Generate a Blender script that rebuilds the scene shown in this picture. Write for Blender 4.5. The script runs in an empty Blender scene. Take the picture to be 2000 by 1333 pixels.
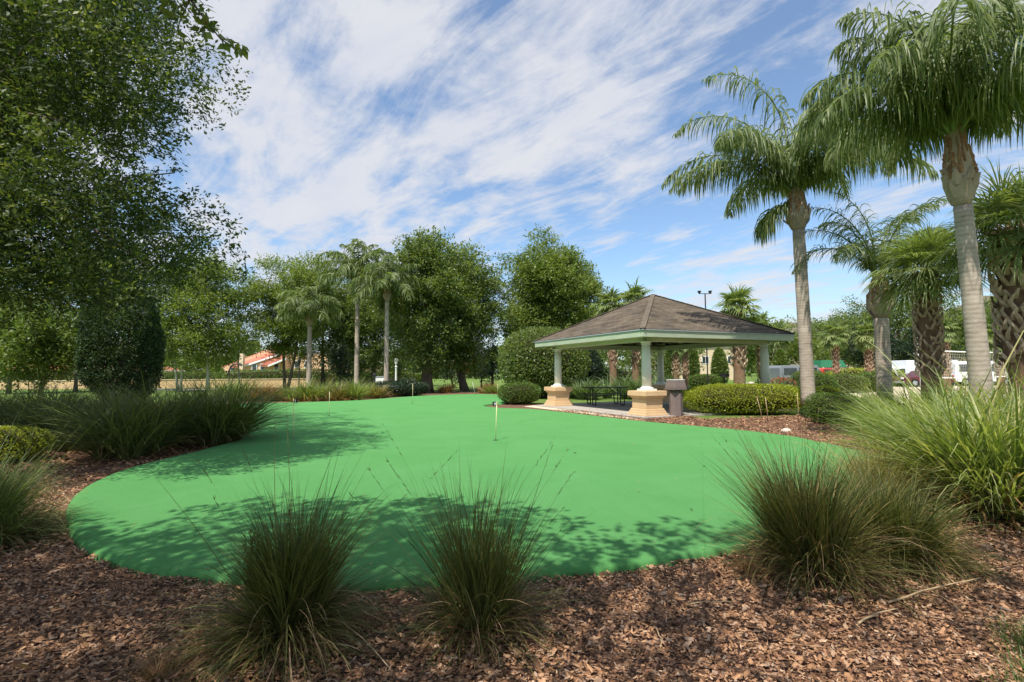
import bpy, bmesh, math, random
import numpy as np
from mathutils import Vector, Matrix

SC = bpy.context.scene
COL = SC.collection
# ------------------------------------------------------------------ camera
PITCH, ROLL, CAMH = 3.5, 0.45, 1.5
cd = bpy.data.cameras.new('camera'); cam = bpy.data.objects.new('camera', cd); COL.objects.link(cam)
cd.sensor_width = 36.0; cd.lens = 18.0; cd.clip_end = 3000; cd.clip_start = 0.05
cam.matrix_world = Matrix.Translation((0, 0, CAMH)) @ Matrix.Rotation(math.radians(90 + PITCH), 4, 'X') @ Matrix.Rotation(math.radians(-ROLL), 4, 'Z')
SC.camera = cam
CM = np.array(cam.matrix_world.to_3x3())
# ------------------------------------------------------------------ light
SUN_EL = math.radians(60); TR = np.array([0.45, 0.893]); TR /= np.linalg.norm(TR)
sd = bpy.data.lights.new('sun', 'SUN'); so = bpy.data.objects.new('sun', sd); COL.objects.link(so)
sd.energy = 4.9; sd.angle = math.radians(0.53); sd.color = (1.0, 0.95, 0.87)
ldir = Vector((TR[0]*math.cos(SUN_EL), TR[1]*math.cos(SUN_EL), -math.sin(SUN_EL)))
so.rotation_euler = ldir.to_track_quat('-Z', 'Y').to_euler(); so.location = (-20, -30, 60)
W = bpy.data.worlds.new('World'); SC.world = W; W.use_nodes = True
SC.view_settings.view_transform = 'Standard'; SC.view_settings.look = 'None'
SC.view_settings.exposure = 0.38; SC.view_settings.gamma = 1.0; SC.view_settings.use_curve_mapping = False

def raydir(px, py):
    d = CM @ np.array([(px-1000)/1000.0, (666.5-py)/1000.0, -1.0])
    return d
def P(px, py, z=0.0):
    d = raydir(px, py); t = (z-CAMH)/d[2]
    return (d[0]*t, d[1]*t, z)
def D(px, py, Y):
    d = raydir(px, py); t = Y/d[1]
    return (d[0]*t, Y, CAMH+d[2]*t)

def build_world():
    nt = W.node_tree; N = nt.nodes; L = nt.links; N.clear()
    out = N.new('ShaderNodeOutputWorld'); bg = N.new('ShaderNodeBackground'); L.new(bg.outputs[0], out.inputs[0])
    bg.inputs['Strength'].default_value = 0.1
    sky = N.new('ShaderNodeTexSky'); sky.sky_type = 'NISHITA'; sky.sun_disc = False
    sky.sun_elevation = SUN_EL; sky.sun_rotation = math.atan2(-TR[0], -TR[1]); sky.air_density = 1.0; sky.dust_density = 0.6; sky.ozone_density = 1.6
    tc = N.new('ShaderNodeTexCoord')
    sep = N.new('ShaderNodeSeparateXYZ'); L.new(tc.outputs['Generated'], sep.inputs[0])
    def math_(op, a, b=None, c=None, clamp=False):
        n = N.new('ShaderNodeMath'); n.operation = op; n.use_clamp = clamp
        for i, v in enumerate((a, b, c)):
            if v is None: continue
            if isinstance(v, (int, float)): n.inputs[i].default_value = v
            else: L.new(v, n.inputs[i])
        return n.outputs[0]
    zc = math_('ADD', math_('MAXIMUM', sep.outputs[2], 0.0), 0.09)
    u = math_('DIVIDE', sep.outputs[0], zc); v = math_('DIVIDE', sep.outputs[1], zc)
    comb = N.new('ShaderNodeCombineXYZ'); L.new(u, comb.inputs[0]); L.new(v, comb.inputs[1])
    rot = N.new('ShaderNodeVectorRotate'); rot.rotation_type = 'Z_AXIS'; rot.inputs['Angle'].default_value = math.radians(-128)
    L.new(comb.outputs[0], rot.inputs[0])
    def noise(vec, scale, detail, rough, dist=0.0, sy=1.0, off=(0, 0, 0)):
        mp = N.new('ShaderNodeMapping'); mp.inputs['Scale'].default_value = (1, sy, 1); mp.inputs['Location'].default_value = off
        L.new(vec, mp.inputs[0])
        n = N.new('ShaderNodeTexNoise'); n.inputs['Scale'].default_value = scale; n.inputs['Detail'].default_value = detail
        n.inputs['Roughness'].default_value = rough; n.inputs['Distortion'].default_value = dist
        L.new(mp.outputs[0], n.inputs['Vector']); return n.outputs['Fac']
    n1 = noise(rot.outputs[0], 1.25, 10, 0.62, 0.7, 3.0, (3.1, 1.7, 0))
    n2 = noise(rot.outputs[0], 2.2, 8, 0.62, 0.6, 1.5, (7, 2, 0))
    n3 = noise(rot.outputs[0], 7.0, 6, 0.65, 0.3, 1.6, (1, 9, 0))
    f = math_('ADD', math_('MULTIPLY', n1, 0.66), math_('ADD', math_('MULTIPLY', n2, 0.34), math_('MULTIPLY', n3, 0.22)))
    # broad weather: named openings and thick banks of this sky, by direction
    def spot(px, py, rad, amt, prev):
        d = raydir(px, py); d = d/np.linalg.norm(d)
        dp = N.new('ShaderNodeVectorMath'); dp.operation = 'DOT_PRODUCT'; dp.inputs[1].default_value = tuple(d)
        L.new(tc.outputs['Generated'], dp.inputs[0])
        mr = N.new('ShaderNodeMapRange'); mr.interpolation_type = 'SMOOTHERSTEP'
        mr.inputs[1].default_value = math.cos(math.radians(rad)); mr.inputs[2].default_value = 1.0
        mr.inputs[3].default_value = 0.0; mr.inputs[4].default_value = amt
        L.new(dp.outputs['Value'], mr.inputs[0])
        return math_('ADD', prev, mr.outputs[0])
    for s in SPOTS: f = spot(s[0], s[1], s[2]*1.1, s[3]*0.42, f)
    mr = N.new('ShaderNodeMapRange'); mr.interpolation_type = 'SMOOTHSTEP'
    mr.inputs[1].default_value = 0.475; mr.inputs[2].default_value = 0.755; L.new(f, mr.inputs[0])
    # haze whitening toward the horizon
    hz = N.new('ShaderNodeMapRange'); hz.interpolation_type = 'SMOOTHSTEP'
    hz.inputs[1].default_value = 0.0; hz.inputs[2].default_value = 0.22; hz.inputs[3].default_value = 0.62; hz.inputs[4].default_value = 0.10
    L.new(sep.outputs[2], hz.inputs[0])
    fac = math_('MULTIPLY', math_('MAXIMUM', mr.outputs[0], hz.outputs[0]), 0.93)
    # cloud body: faint grey modulation
    cm = N.new('ShaderNodeMapRange'); L.new(n2, cm.inputs[0]); cm.inputs[1].default_value = 0.3; cm.inputs[2].default_value = 0.7
    cc = N.new('ShaderNodeMix'); cc.data_type = 'RGBA'; L.new(cm.outputs[0], cc.inputs[0])
    cc.inputs[6].default_value = (5.45, 5.7, 6.4, 1); cc.inputs[7].default_value = (6.2, 6.25, 6.5, 1)
    tint = N.new('ShaderNodeMix'); tint.data_type = 'RGBA'; tint.blend_type = 'MULTIPLY'; tint.inputs[0].default_value = 1
    L.new(sky.outputs[0], tint.inputs[6]); tint.inputs[7].default_value = (1.15, 1.38, 1.50, 1)
    mx = N.new('ShaderNodeMix'); mx.data_type = 'RGBA'; L.new(fac, mx.inputs[0])
    L.new(tint.outputs[2], mx.inputs[6]); L.new(cc.outputs[2], mx.inputs[7])
    L.new(mx.outputs[2], bg.inputs[0])
SPOTS = [  # px, py, radius deg, amount
    (730, 260, 7, -0.12), (790, 225, 5, -0.02), (860, 160, 8, 0.06), (1010, 80, 7, -0.04), (600, 110, 6, -0.08),
    (390, 260, 8, -0.08), (1230, 470, 9, -0.14), (1330, 400, 8, -0.10), (1500, 390, 8, -0.14), (1140, 350, 5, -0.08), (950, 440, 7, -0.10),
    (1400, 90, 11, -0.05), (1600, 60, 9, -0.06), (1700, 380, 8, -0.06), (1100, 480, 5, -0.12), (1250, 500, 5, -0.10),
    (500, 330, 11, 0.13), (700, 380, 10, 0.10), (480, 150, 8, 0.12), (730, 100, 6, 0.12), (1150, 130, 10, 0.10), (1050, 240, 9, 0.10),
    (900, 320, 8, 0.12), (620, 430, 9, 0.12), (1000, 430, 6, 0.06), (1200, 420, 5, 0.08), (1400, 520, 9, 0.12), (1250, 270, 6, 0.05),
]
build_world()

# ------------------------------------------------------------------ materials
MATS = {}
def newmat(name):
    m = bpy.data.materials.new(name); m.use_nodes = True; nt = m.node_tree
    for n in list(nt.nodes): nt.nodes.remove(n)
    out = nt.nodes.new('ShaderNodeOutputMaterial'); MATS[name] = m
    return m, nt, out
def C4(c): return (c[0], c[1], c[2], 1.0)
def ramp(nt, fac, stops):
    r = nt.nodes.new('ShaderNodeValToRGB'); e = r.color_ramp.elements
    while len(e) < len(stops): e.new(0.5)
    for i, (p, c) in enumerate(stops): e[i].position = p; e[i].color = C4(c)
    nt.links.new(fac, r.inputs[0]); return r.outputs[0]
def noise_node(nt, scale, detail=4, rough=0.55, vec=None, dist=0.0, coord='Object', sc=None):
    if vec is None:
        tc = nt.nodes.new('ShaderNodeTexCoord'); vec = tc.outputs[coord]
    if sc:
        mp = nt.nodes.new('ShaderNodeMapping'); mp.inputs['Scale'].default_value = sc; nt.links.new(vec, mp.inputs[0]); vec = mp.outputs[0]
    n = nt.nodes.new('ShaderNodeTexNoise'); n.inputs['Scale'].default_value = scale; n.inputs['Detail'].default_value = detail
    n.inputs['Roughness'].default_value = rough; n.inputs['Distortion'].default_value = dist
    nt.links.new(vec, n.inputs['Vector']); return n.outputs['Fac']
def bump(nt, h, strength, dist=0.02):
    b = nt.nodes.new('ShaderNodeBump'); b.inputs['Strength'].default_value = strength; b.inputs['Distance'].default_value = dist
    nt.links.new(h, b.inputs['Height']); return b.outputs[0]
def principled(nt, out, col, rough=0.6, spec=0.3, normal=None, metal=0.0, coat=0.0):
    b = nt.nodes.new('ShaderNodeBsdfPrincipled')
    if isinstance(col, tuple): b.inputs['Base Color'].default_value = C4(col)
    else: nt.links.new(col, b.inputs['Base Color'])
    if isinstance(rough, (int, float)): b.inputs['Roughness'].default_value = rough
    else: nt.links.new(rough, b.inputs['Roughness'])
    b.inputs['Specular IOR Level'].default_value = spec; b.inputs['Metallic'].default_value = metal; b.inputs['Coat Weight'].default_value = coat
    if normal is not None: nt.links.new(normal, b.inputs['Normal'])
    if out is not None: nt.links.new(b.outputs[0], out.inputs[0])
    return b
WARM = 1.1
def leafmat(name, stops, trans=0.35, rough=0.45, spec=0.35, tcol=1.5):
    m, nt, out = newmat(name)
    at = nt.nodes.new('ShaderNodeAttribute'); at.attribute_name = 'rnd'
    n = noise_node(nt, 0.9, 2)
    mx = nt.nodes.new('ShaderNodeMath'); mx.operation = 'MULTIPLY_ADD'; nt.links.new(n, mx.inputs[0]); mx.inputs[1].default_value = 0.5; mx.inputs[2].default_value = -0.25
    ad = nt.nodes.new('ShaderNodeMath'); ad.operation = 'ADD'; nt.links.new(at.outputs['Fac'], ad.inputs[0]); nt.links.new(mx.outputs[0], ad.inputs[1])
    stops = [(p, (c[0]*WARM, c[1], c[2]*1.2)) for p, c in stops]
    col = ramp(nt, ad.outputs[0], stops)
    b = principled(nt, None, col, rough, spec)
    t = nt.nodes.new('ShaderNodeBsdfTranslucent')
    h = nt.nodes.new('ShaderNodeMix'); h.data_type = 'RGBA'; h.blend_type = 'MULTIPLY'; h.inputs[0].default_value = 1
    nt.links.new(col, h.inputs[6]); h.inputs[7].default_value = (tcol*0.95, tcol, tcol*0.35, 1); nt.links.new(h.outputs[2], t.inputs[0])
    ms = nt.nodes.new('ShaderNodeMixShader'); ms.inputs[0].default_value = trans
    nt.links.new(b.outputs[0], ms.inputs[1]); nt.links.new(t.outputs[0], ms.inputs[2]); nt.links.new(ms.outputs[0], out.inputs[0])
    return m
def plain(name, col, rough=0.6, spec=0.3, var=0.12, scale=3.0, bumpst=0.0, bscale=60, metal=0.0, coat=0.0, streak=None):
    m, nt, out = newmat(name)
    n = noise_node(nt, scale, 5, 0.6, sc=streak)
    c = ramp(nt, n, [(0.25, tuple(x*(1-var) for x in col)), (0.75, tuple(min(1, x*(1+var)) for x in col))])
    nr = bump(nt, noise_node(nt, bscale, 4, 0.6), bumpst, 0.01) if bumpst else None
    principled(nt, out, c, rough, spec, nr, metal, coat); return m

OAK = leafmat('oak_leaf', [(0.0, (.018, .038, .011)), (0.45, (.048, .084, .020)), (0.75, (.12, .165, .040)), (1.0, (.27, .30, .095))], 0.36, 0.5, 0.28)
OAKF = leafmat('evergreen_leaf', [(0.0, (.042, .080, .018)), (0.5, (.12, .185, .042)), (1.0, (.27, .33, .095))], 0.45, 0.42, 0.45)
LIGHT = leafmat('light_leaf', [(0.0, (.065, .11, .02)), (0.5, (.15, .22, .042)), (1.0, (.27, .33, .09))], 0.45, 0.45, 0.4)
OLIVE = leafmat('olive_leaf', [(0.0, (.055, .10, .018)), (0.5, (.135, .205, .040)), (1.0, (.28, .34, .085))], 0.4, 0.45, 0.35)
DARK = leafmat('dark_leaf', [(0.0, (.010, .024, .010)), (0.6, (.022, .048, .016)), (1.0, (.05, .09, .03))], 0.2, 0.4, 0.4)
BRIGHT = leafmat('bright_leaf', [(0.0, (.05, .10, .018)), (0.5, (.11, .18, .03)), (1.0, (.22, .29, .06))], 0.36, 0.4, 0.4)
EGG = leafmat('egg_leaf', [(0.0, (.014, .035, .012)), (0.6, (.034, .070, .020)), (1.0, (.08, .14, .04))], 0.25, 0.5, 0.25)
HEDGE = leafmat('hedge_leaf', [(0.0, (.09, .14, .012)), (0.5, (.26, .34, .022)), (1.0, (.48, .52, .04))], 0.34, 0.42, 0.4)
BOXW = leafmat('box_leaf', [(0.0, (.04, .085, .014)), (0.5, (.09, .165, .022)), (1.0, (.18, .26, .04))], 0.3, 0.4, 0.4)
PALM = leafmat('queen_palm_leaf', [(0.0, (.048, .080, .020)), (0.5, (.12, .185, .048)), (1.0, (.29, .35, .13))], 0.42, 0.46, 0.38)
SABAL = leafmat('sabal_leaf', [(0.0, (.065, .11, .025)), (0.5, (.16, .24, .06)), (1.0, (.28, .32, .13))], 0.36, 0.5, 0.35)
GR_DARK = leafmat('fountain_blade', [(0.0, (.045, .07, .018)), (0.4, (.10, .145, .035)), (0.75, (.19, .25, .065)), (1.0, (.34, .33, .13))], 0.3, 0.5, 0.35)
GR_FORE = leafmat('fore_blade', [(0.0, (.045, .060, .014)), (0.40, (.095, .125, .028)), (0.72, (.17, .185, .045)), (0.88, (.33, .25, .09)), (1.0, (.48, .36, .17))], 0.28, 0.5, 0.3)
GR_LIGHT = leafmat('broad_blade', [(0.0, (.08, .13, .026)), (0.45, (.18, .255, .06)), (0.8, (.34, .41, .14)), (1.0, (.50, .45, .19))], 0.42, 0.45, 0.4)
GR_DRY = leafmat('dry_blade', [(0.0, (.13, .08, .03)), (0.5, (.28, .17, .065)), (1.0, (.48, .34, .16))], 0.3, 0.6, 0.2)
GR_TAN = leafmat('tan_blade', [(0.0, (.10, .11, .03)), (0.5, (.24, .22, .07)), (1.0, (.42, .34, .13))], 0.3, 0.55, 0.25)
AGAV = leafmat('strap_leaf', [(0.0, (.06, .11, .035)), (0.5, (.13, .22, .08)), (1.0, (.28, .36, .16))], 0.3, 0.4, 0.4)
RUSTL = leafmat('rust_leaf', [(0.0, (.16, .06, .025)), (0.5, (.36, .13, .05)), (1.0, (.5, .24, .1))], 0.3)
REDFL = leafmat('red_flower', [(0.0, (.45, .04, .02)), (1.0, (.7, .14, .05))], 0.3)

def turf_mat():
    m, nt, out = newmat('turf')
    a = noise_node(nt, 0.8, 7, 0.72, dist=0.8); f = noise_node(nt, 75, 5, 0.85); g = noise_node(nt, 300, 3, 0.75)
    mx = nt.nodes.new('ShaderNodeMath'); mx.operation = 'MULTIPLY_ADD'; nt.links.new(a, mx.inputs[0]); mx.inputs[1].default_value = 0.55
    m2 = nt.nodes.new('ShaderNodeMath'); m2.operation = 'MULTIPLY'; nt.links.new(f, m2.inputs[0]); m2.inputs[1].default_value = 0.5; nt.links.new(m2.outputs[0], mx.inputs[2])
    col = ramp(nt, mx.outputs[0], [(0.30, (.070, .248, .063)), (0.50, (.092, .285, .080)), (0.62, (.107, .305, .094)), (0.78, (.126, .332, .112))])
    tc = nt.nodes.new('ShaderNodeTexCoord'); rt_ = nt.nodes.new('ShaderNodeMapping'); rt_.inputs['Rotation'].default_value = (0, 0, .35); nt.links.new(tc.outputs['Object'], rt_.inputs[0])
    sx = nt.nodes.new('ShaderNodeSeparateXYZ'); nt.links.new(rt_.outputs[0], sx.inputs[0])
    md = nt.nodes.new('ShaderNodeMath'); md.operation = 'PINGPONG'; md.inputs[1].default_value = 1.83; nt.links.new(sx.outputs[0], md.inputs[0])
    ls = nt.nodes.new('ShaderNodeMath'); ls.operation = 'LESS_THAN'; ls.inputs[1].default_value = 0.006; nt.links.new(md.outputs[0], ls.inputs[0])
    grain = ramp(nt, noise_node(nt, 140, 2, 0.9), [(0.30, (.82, .84, .82)), (0.70, (1.15, 1.13, 1.15))])
    m3 = nt.nodes.new('ShaderNodeMix'); m3.data_type = 'RGBA'; m3.blend_type = 'MULTIPLY'; m3.inputs[0].default_value = 1; nt.links.new(col, m3.inputs[6]); nt.links.new(grain, m3.inputs[7])
    m4 = nt.nodes.new('ShaderNodeMix'); m4.data_type = 'RGBA'; m4.blend_type = 'MULTIPLY'; nt.links.new(ls.outputs[0], m4.inputs[0]); nt.links.new(m3.outputs[2], m4.inputs[6]); m4.inputs[7].default_value = (.86, .90, .86, 1)
    b = principled(nt, out, m4.outputs[2], 0.95, 0.1, bump(nt, g, 1.0, 0.008))
    b.inputs['Sheen Weight'].default_value = 0.06; b.inputs['Sheen Roughness'].default_value = 0.5; b.inputs['Sheen Tint'].default_value = (.6, 1, .7, 1)
    return m
TURF = turf_mat()
def mulch_mat(name, dark=1.0):
    m, nt, out = newmat(name)
    tc = nt.nodes.new('ShaderNodeTexCoord')
    v = nt.nodes.new('ShaderNodeTexVoronoi'); v.inputs['Scale'].default_value = 34; v.inputs['Randomness'].default_value = 1
    mp = nt.nodes.new('ShaderNodeMapping'); mp.inputs['Scale'].default_value = (1, 1.5, 1); nt.links.new(tc.outputs['Object'], mp.inputs[0])
    w = nt.nodes.new('ShaderNodeTexNoise'); w.inputs['Scale'].default_value = 9; nt.links.new(mp.outputs[0], w.inputs['Vector'])
    ad = nt.nodes.new('ShaderNodeVectorMath'); ad.operation = 'MULTIPLY_ADD'; nt.links.new(w.outputs['Color'], ad.inputs[0]); ad.inputs[1].default_value = (.12, .12, .12); nt.links.new(mp.outputs[0], ad.inputs[2])
    nt.links.new(ad.outputs[0], v.inputs['Vector'])
    sp = nt.nodes.new('ShaderNodeSeparateXYZ'); nt.links.new(v.outputs['Color'], sp.inputs[0])
    col = ramp(nt, sp.outputs[0], [(0.0, (.045*dark, .026*dark, .018*dark)), (0.4, (.15*dark, .075*dark, .05*dark)), (0.75, (.42*dark, .22*dark, .125*dark)), (1.0, (.44*dark, .29*dark, .21*dark))])
    principled(nt, out, col, 0.9, 0.15, bump(nt, sp.outputs[1], 0.9, 0.02)); return m
MULCH = mulch_mat('mulch', 0.75)
def chip_mat():
    m, nt, out = newmat('bark_chip')
    at = nt.nodes.new('ShaderNodeAttribute'); at.attribute_name = 'rnd'
    col = ramp(nt, at.outputs['Fac'], [(0.0, (.03, .018, .012)), (0.2, (.13, .068, .034)), (0.45, (.31, .165, .085)), (0.68, (.47, .28, .155)), (0.84, (.32, .23, .165)), (1.0, (.62, .44, .29))])
    n = noise_node(nt, 55, 4, 0.7)
    h = nt.nodes.new('ShaderNodeMix'); h.data_type = 'RGBA'; h.blend_type = 'MULTIPLY'; h.inputs[0].default_value = 0.8
    nt.links.new(col, h.inputs[6]); nt.links.new(ramp(nt, n, [(0.3, (.55, .5, .48)), (0.7, (1.25, 1.2, 1.15))]), h.inputs[7])
    principled(nt, out, h.outputs[2], 0.8, 0.25, bump(nt, n, 0.5, 0.004)); return m
CHIP = chip_mat()
def lawn_mat():
    m, nt, out = newmat('lawn')
    a = noise_node(nt, 0.35, 5, 0.65); f = noise_node(nt, 40, 5, 0.8)
    mx = nt.nodes.new('ShaderNodeMath'); mx.operation = 'MULTIPLY_ADD'; nt.links.new(a, mx.inputs[0]); mx.inputs[1].default_value = 0.6
    m2 = nt.nodes.new('ShaderNodeMath'); m2.operation = 'MULTIPLY'; nt.links.new(f, m2.inputs[0]); m2.inputs[1].default_value = 0.4; nt.links.new(m2.outputs[0], mx.inputs[2])
    col = ramp(nt, mx.outputs[0], [(0.3, (.07, .13, .03)), (0.55, (.15, .22, .05)), (0.75, (.24, .25, .08))])
    principled(nt, out, col, 0.9, 0.1, bump(nt, f, 0.8, 0.05)); return m
LAWN = lawn_mat()
def palmbark(name, c1, c2, ring=11.0, amp=0.12):
    m, nt, out = newmat(name)
    tc = nt.nodes.new('ShaderNodeTexCoord'); sp = nt.nodes.new('ShaderNodeSeparateXYZ'); nt.links.new(tc.outputs['Object'], sp.inputs[0])
    wv = nt.nodes.new('ShaderNodeTexWave'); wv.wave_type = 'BANDS'; wv.bands_direction = 'Z'; wv.inputs['Scale'].default_value = ring/3; wv.inputs['Distortion'].default_value = 2.6; wv.inputs['Detail'].default_value = 5; wv.inputs['Detail Scale'].default_value = 2.2; wv.inputs['Detail Roughness'].default_value = 0.7
    nt.links.new(tc.outputs['Object'], wv.inputs[0])
    n = noise_node(nt, 2.6, 9, 0.72, sc=(1, 1, 2.2))
    mx = nt.nodes.new('ShaderNodeMath'); mx.operation = 'MULTIPLY_ADD'; nt.links.new(wv.outputs['Fac'], mx.inputs[0]); mx.inputs[1].default_value = amp; nt.links.new(n, mx.inputs[2])
    col = ramp(nt, mx.outputs[0], [(0.30, c1), (0.50, tuple((a+b)/2 for a, b in zip(c1, c2))), (0.80, c2)])
    principled(nt, out, col, 0.85, 0.2, bump(nt, mx.outputs[0], 0.6, 0.02)); return m
QBARK = palmbark('queen_bark', (.19, .145, .11), (.52, .44, .35))
QBASE = plain('boot_grey', (.36, .28, .20), 0.8, 0.2, 0.4, 4, 0.6, 20, streak=(1, 1, .3))
QFIB = plain('boot_fibre', (.30, .17, .09), 0.9, 0.1, 0.6, 9, 0.9, 40)
SBARK = plain('sabal_bark', (.20, .12, .075), 0.9, 0.1, 0.4, 5, 0.8, 18)
SBOOT = plain('sabal_boot', (.44, .32, .22), 0.85, 0.2, 0.4, 6, 0.6, 30)
BARK = plain('oak_bark', (.13, .10, .08), 0.9, 0.15, 0.35, 3, 0.9, 22, streak=(1, 1, .35))
BARKL = plain('pale_bark', (.52, .48, .42), 0.8, 0.2, 0.25, 3, 0.4, 18)
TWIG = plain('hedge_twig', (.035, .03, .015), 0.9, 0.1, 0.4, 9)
STRAW = plain('straw', (.42, .30, .17), 0.8, 0.2, 0.3, 14)
PETI = plain('palm_rachis', (.16, .20, .06), 0.5, 0.4, 0.25, 3)
def stucco(name, col, rough=0.85): return plain(name, col, rough, 0.2, 0.10, 2.2, 0.35, 120)
TAN = stucco('tan_stucco', (.62, .43, .24)); CREAM = stucco('cream_stucco', (.66, .52, .36)); PEACH = stucco('peach_stucco', (.72, .46, .28))
YEL = stucco('yellow_stucco', (.66, .46, .20)); WHITE = plain('white_paint', (.74, .75, .72), 0.45, 0.4, 0.06, 2)
COLP = plain('column_paint', (.68, .68, .58), 0.5, 0.35, 0.07, 2.5, 0.1, 30)
FASC = plain('fascia_paint', (.42, .47, .34), 0.5, 0.35, 0.14, 1.6, 0.15, 30, streak=(1, 1, 4))
SOFF = plain('soffit_paint', (.50, .50, .36), 0.6, 0.3, 0.08, 2)
CONC = plain('concrete', (.40, .36, .31), 0.9, 0.15, 0.14, 1.5, 0.4, 80)
SANDC = plain('pale_sand', (.62, .52, .38), 0.95, 0.1, 0.12, 0.8, 0.5, 60)
ASPH = plain('asphalt', (.07, .068, .065), 0.85, 0.25, 0.15, 1.0, 0.4, 90)
BLACK = plain('black_metal', (.018, .018, .02), 0.4, 0.5, 0.2, 4)
AGG = plain('pebble_aggregate', (.19, .15, .135), 0.9, 0.2, 0.6, 60, 0.9, 70)
GREYM = plain('grey_metal', (.33, .36, .38), 0.5, 0.4, 0.08, 3)
REDT = plain('red_tile', (.50, .19, .12), 0.8, 0.2, 0.22, 3, 0.5, 30)
RED = plain('red_paint', (.62, .03, .02), 0.35, 0.5, 0.06, 2, coat=.3)
GREENP = plain('green_paint', (.02, .16, .07), 0.6, 0.4, 0.1, 2)
GLASS = plain('dark_glass', (.03, .04, .045), 0.08, 0.8, 0.1, 2)
RUBBER = plain('rubber', (.02, .02, .02), 0.8, 0.2, 0.1, 3)
VANW = plain('van_white', (.80, .82, .84), 0.3, 0.5, 0.04, 2, coat=.4)
VANG = plain('van_grey', (.20, .22, .24), 0.3, 0.5, 0.06, 2, coat=.4)
MAROON = plain('maroon_paint', (.10, .015, .02), 0.3, 0.5, 0.1, 2, coat=.4)
RODY = plain('rod_yellow', (.72, .66, .34), 0.4, 0.4, 0.06, 4)
CORD = plain('net_cord', (.60, .58, .52), 0.7, 0.2, 0.1, 4)
STONE = plain('pale_stone', (.60, .52, .42), 0.9, 0.2, 0.2, 5, 0.6, 20)
SIGNW = plain('sign_white', (.85, .85, .83), 0.5, 0.3, 0.03, 4)
FARROOF = plain('grey_shingle', (.20, .16, .13), 0.9, 0.15, 0.2, 1.5, 0.3, 12)
def shingle():
    m, nt, out = newmat('shingle')
    uv = nt.nodes.new('ShaderNodeUVMap'); uv.uv_map = 'UVMap'
    br = nt.nodes.new('ShaderNodeTexBrick'); br.offset = 0.5; br.inputs['Scale'].default_value = 1.0
    br.inputs['Brick Width'].default_value = 0.31; br.inputs['Row Height'].default_value = 0.135; br.inputs['Mortar Size'].default_value = 0.008; br.inputs['Bias'].default_value = -0.1
    br.inputs['Color1'].default_value = (.092, .078, .058, 1); br.inputs['Color2'].default_value = (.145, .122, .092, 1); br.inputs['Mortar'].default_value = (.07, .05, .04, 1)
    nt.links.new(uv.outputs[0], br.inputs[0])
    n = noise_node(nt, 0.9, 6, 0.7); g = noise_node(nt, 90, 2, 0.7)
    st = noise_node(nt, 1.6, 5, 0.6, uv.outputs[0], 0.4, sc=(.5, 2.2, 1))
    h = nt.nodes.new('ShaderNodeMix'); h.data_type = 'RGBA'; h.blend_type = 'MULTIPLY'; h.inputs[0].default_value = 1
    nt.links.new(br.outputs[0], h.inputs[6]); nt.links.new(ramp(nt, n, [(0.3, (.75, .75, .78)), (0.7, (1.3, 1.22, 1.15))]), h.inputs[7])
    h2 = nt.nodes.new('ShaderNodeMix'); h2.data_type = 'RGBA'; h2.blend_type = 'MULTIPLY'; h2.inputs[0].default_value = 1
    nt.links.new(h.outputs[2], h2.inputs[6]); nt.links.new(ramp(nt, st, [(0.30, (.6, .58, .6)), (0.5, (1, 1, 1)), (.75, (1.2, 1.2, 1.2))]), h2.inputs[7])
    principled(nt, out, h2.outputs[2], 0.95, 0.12, bump(nt, br.outputs['Fac'], -0.5, 0.02)); return m
SHING = shingle()

# ------------------------------------------------------------------ mesh helpers
def tag(o, label=None, cat=None, group=None, kind=None):
    if label: o['label'] = label
    if cat: o['category'] = cat
    if group: o['group'] = group
    if kind: o['kind'] = kind
    return o
def root(name, loc, label, cat, group=None):
    o = bpy.data.objects.new(name, None); COL.objects.link(o); o.location = loc; o.empty_display_size = 0.1
    return tag(o, label, cat, group)
def mk(name, V, F, mat, parent=None, rnd=None, smooth=False, label=None):
    V = np.asarray(V, dtype=np.float32).reshape(-1, 3)
    if parent is not None: V = V - np.array(parent_world(parent), dtype=np.float32)
    if not isinstance(F, (list, tuple)): F = [F]
    F = [np.asarray(f, dtype=np.int32) for f in F if len(f)]
    me = bpy.data.meshes.new(name); me.vertices.add(len(V)); me.vertices.foreach_set('co', V.ravel())
    nl = sum(f.size for f in F); npoly = sum(len(f) for f in F)
    me.loops.add(nl); me.loops.foreach_set('vertex_index', np.concatenate([f.ravel() for f in F]))
    tot = np.concatenate([np.full(len(f), f.shape[1], dtype=np.int32) for f in F])
    st = np.concatenate([[0], np.cumsum(tot)[:-1]]).astype(np.int32)
    me.polygons.add(npoly); me.polygons.foreach_set('loop_start', st); me.polygons.foreach_set('loop_total', tot)
    if smooth: me.polygons.foreach_set('use_smooth', np.ones(npoly, dtype=bool))
    if rnd is not None:
        a = me.attributes.new('rnd', 'FLOAT', 'FACE'); a.data.foreach_set('value', np.asarray(rnd, dtype=np.float32))
    me.update(calc_edges=True); me.materials.append(mat)
    o = bpy.data.objects.new(name, me); COL.objects.link(o)
    if parent is not None: o.parent = parent
    if label: o['label'] = label
    return o
def parent_world(p):
    v = Vector((0, 0, 0))
    while p is not None: v += p.location; p = p.parent
    return v
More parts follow.
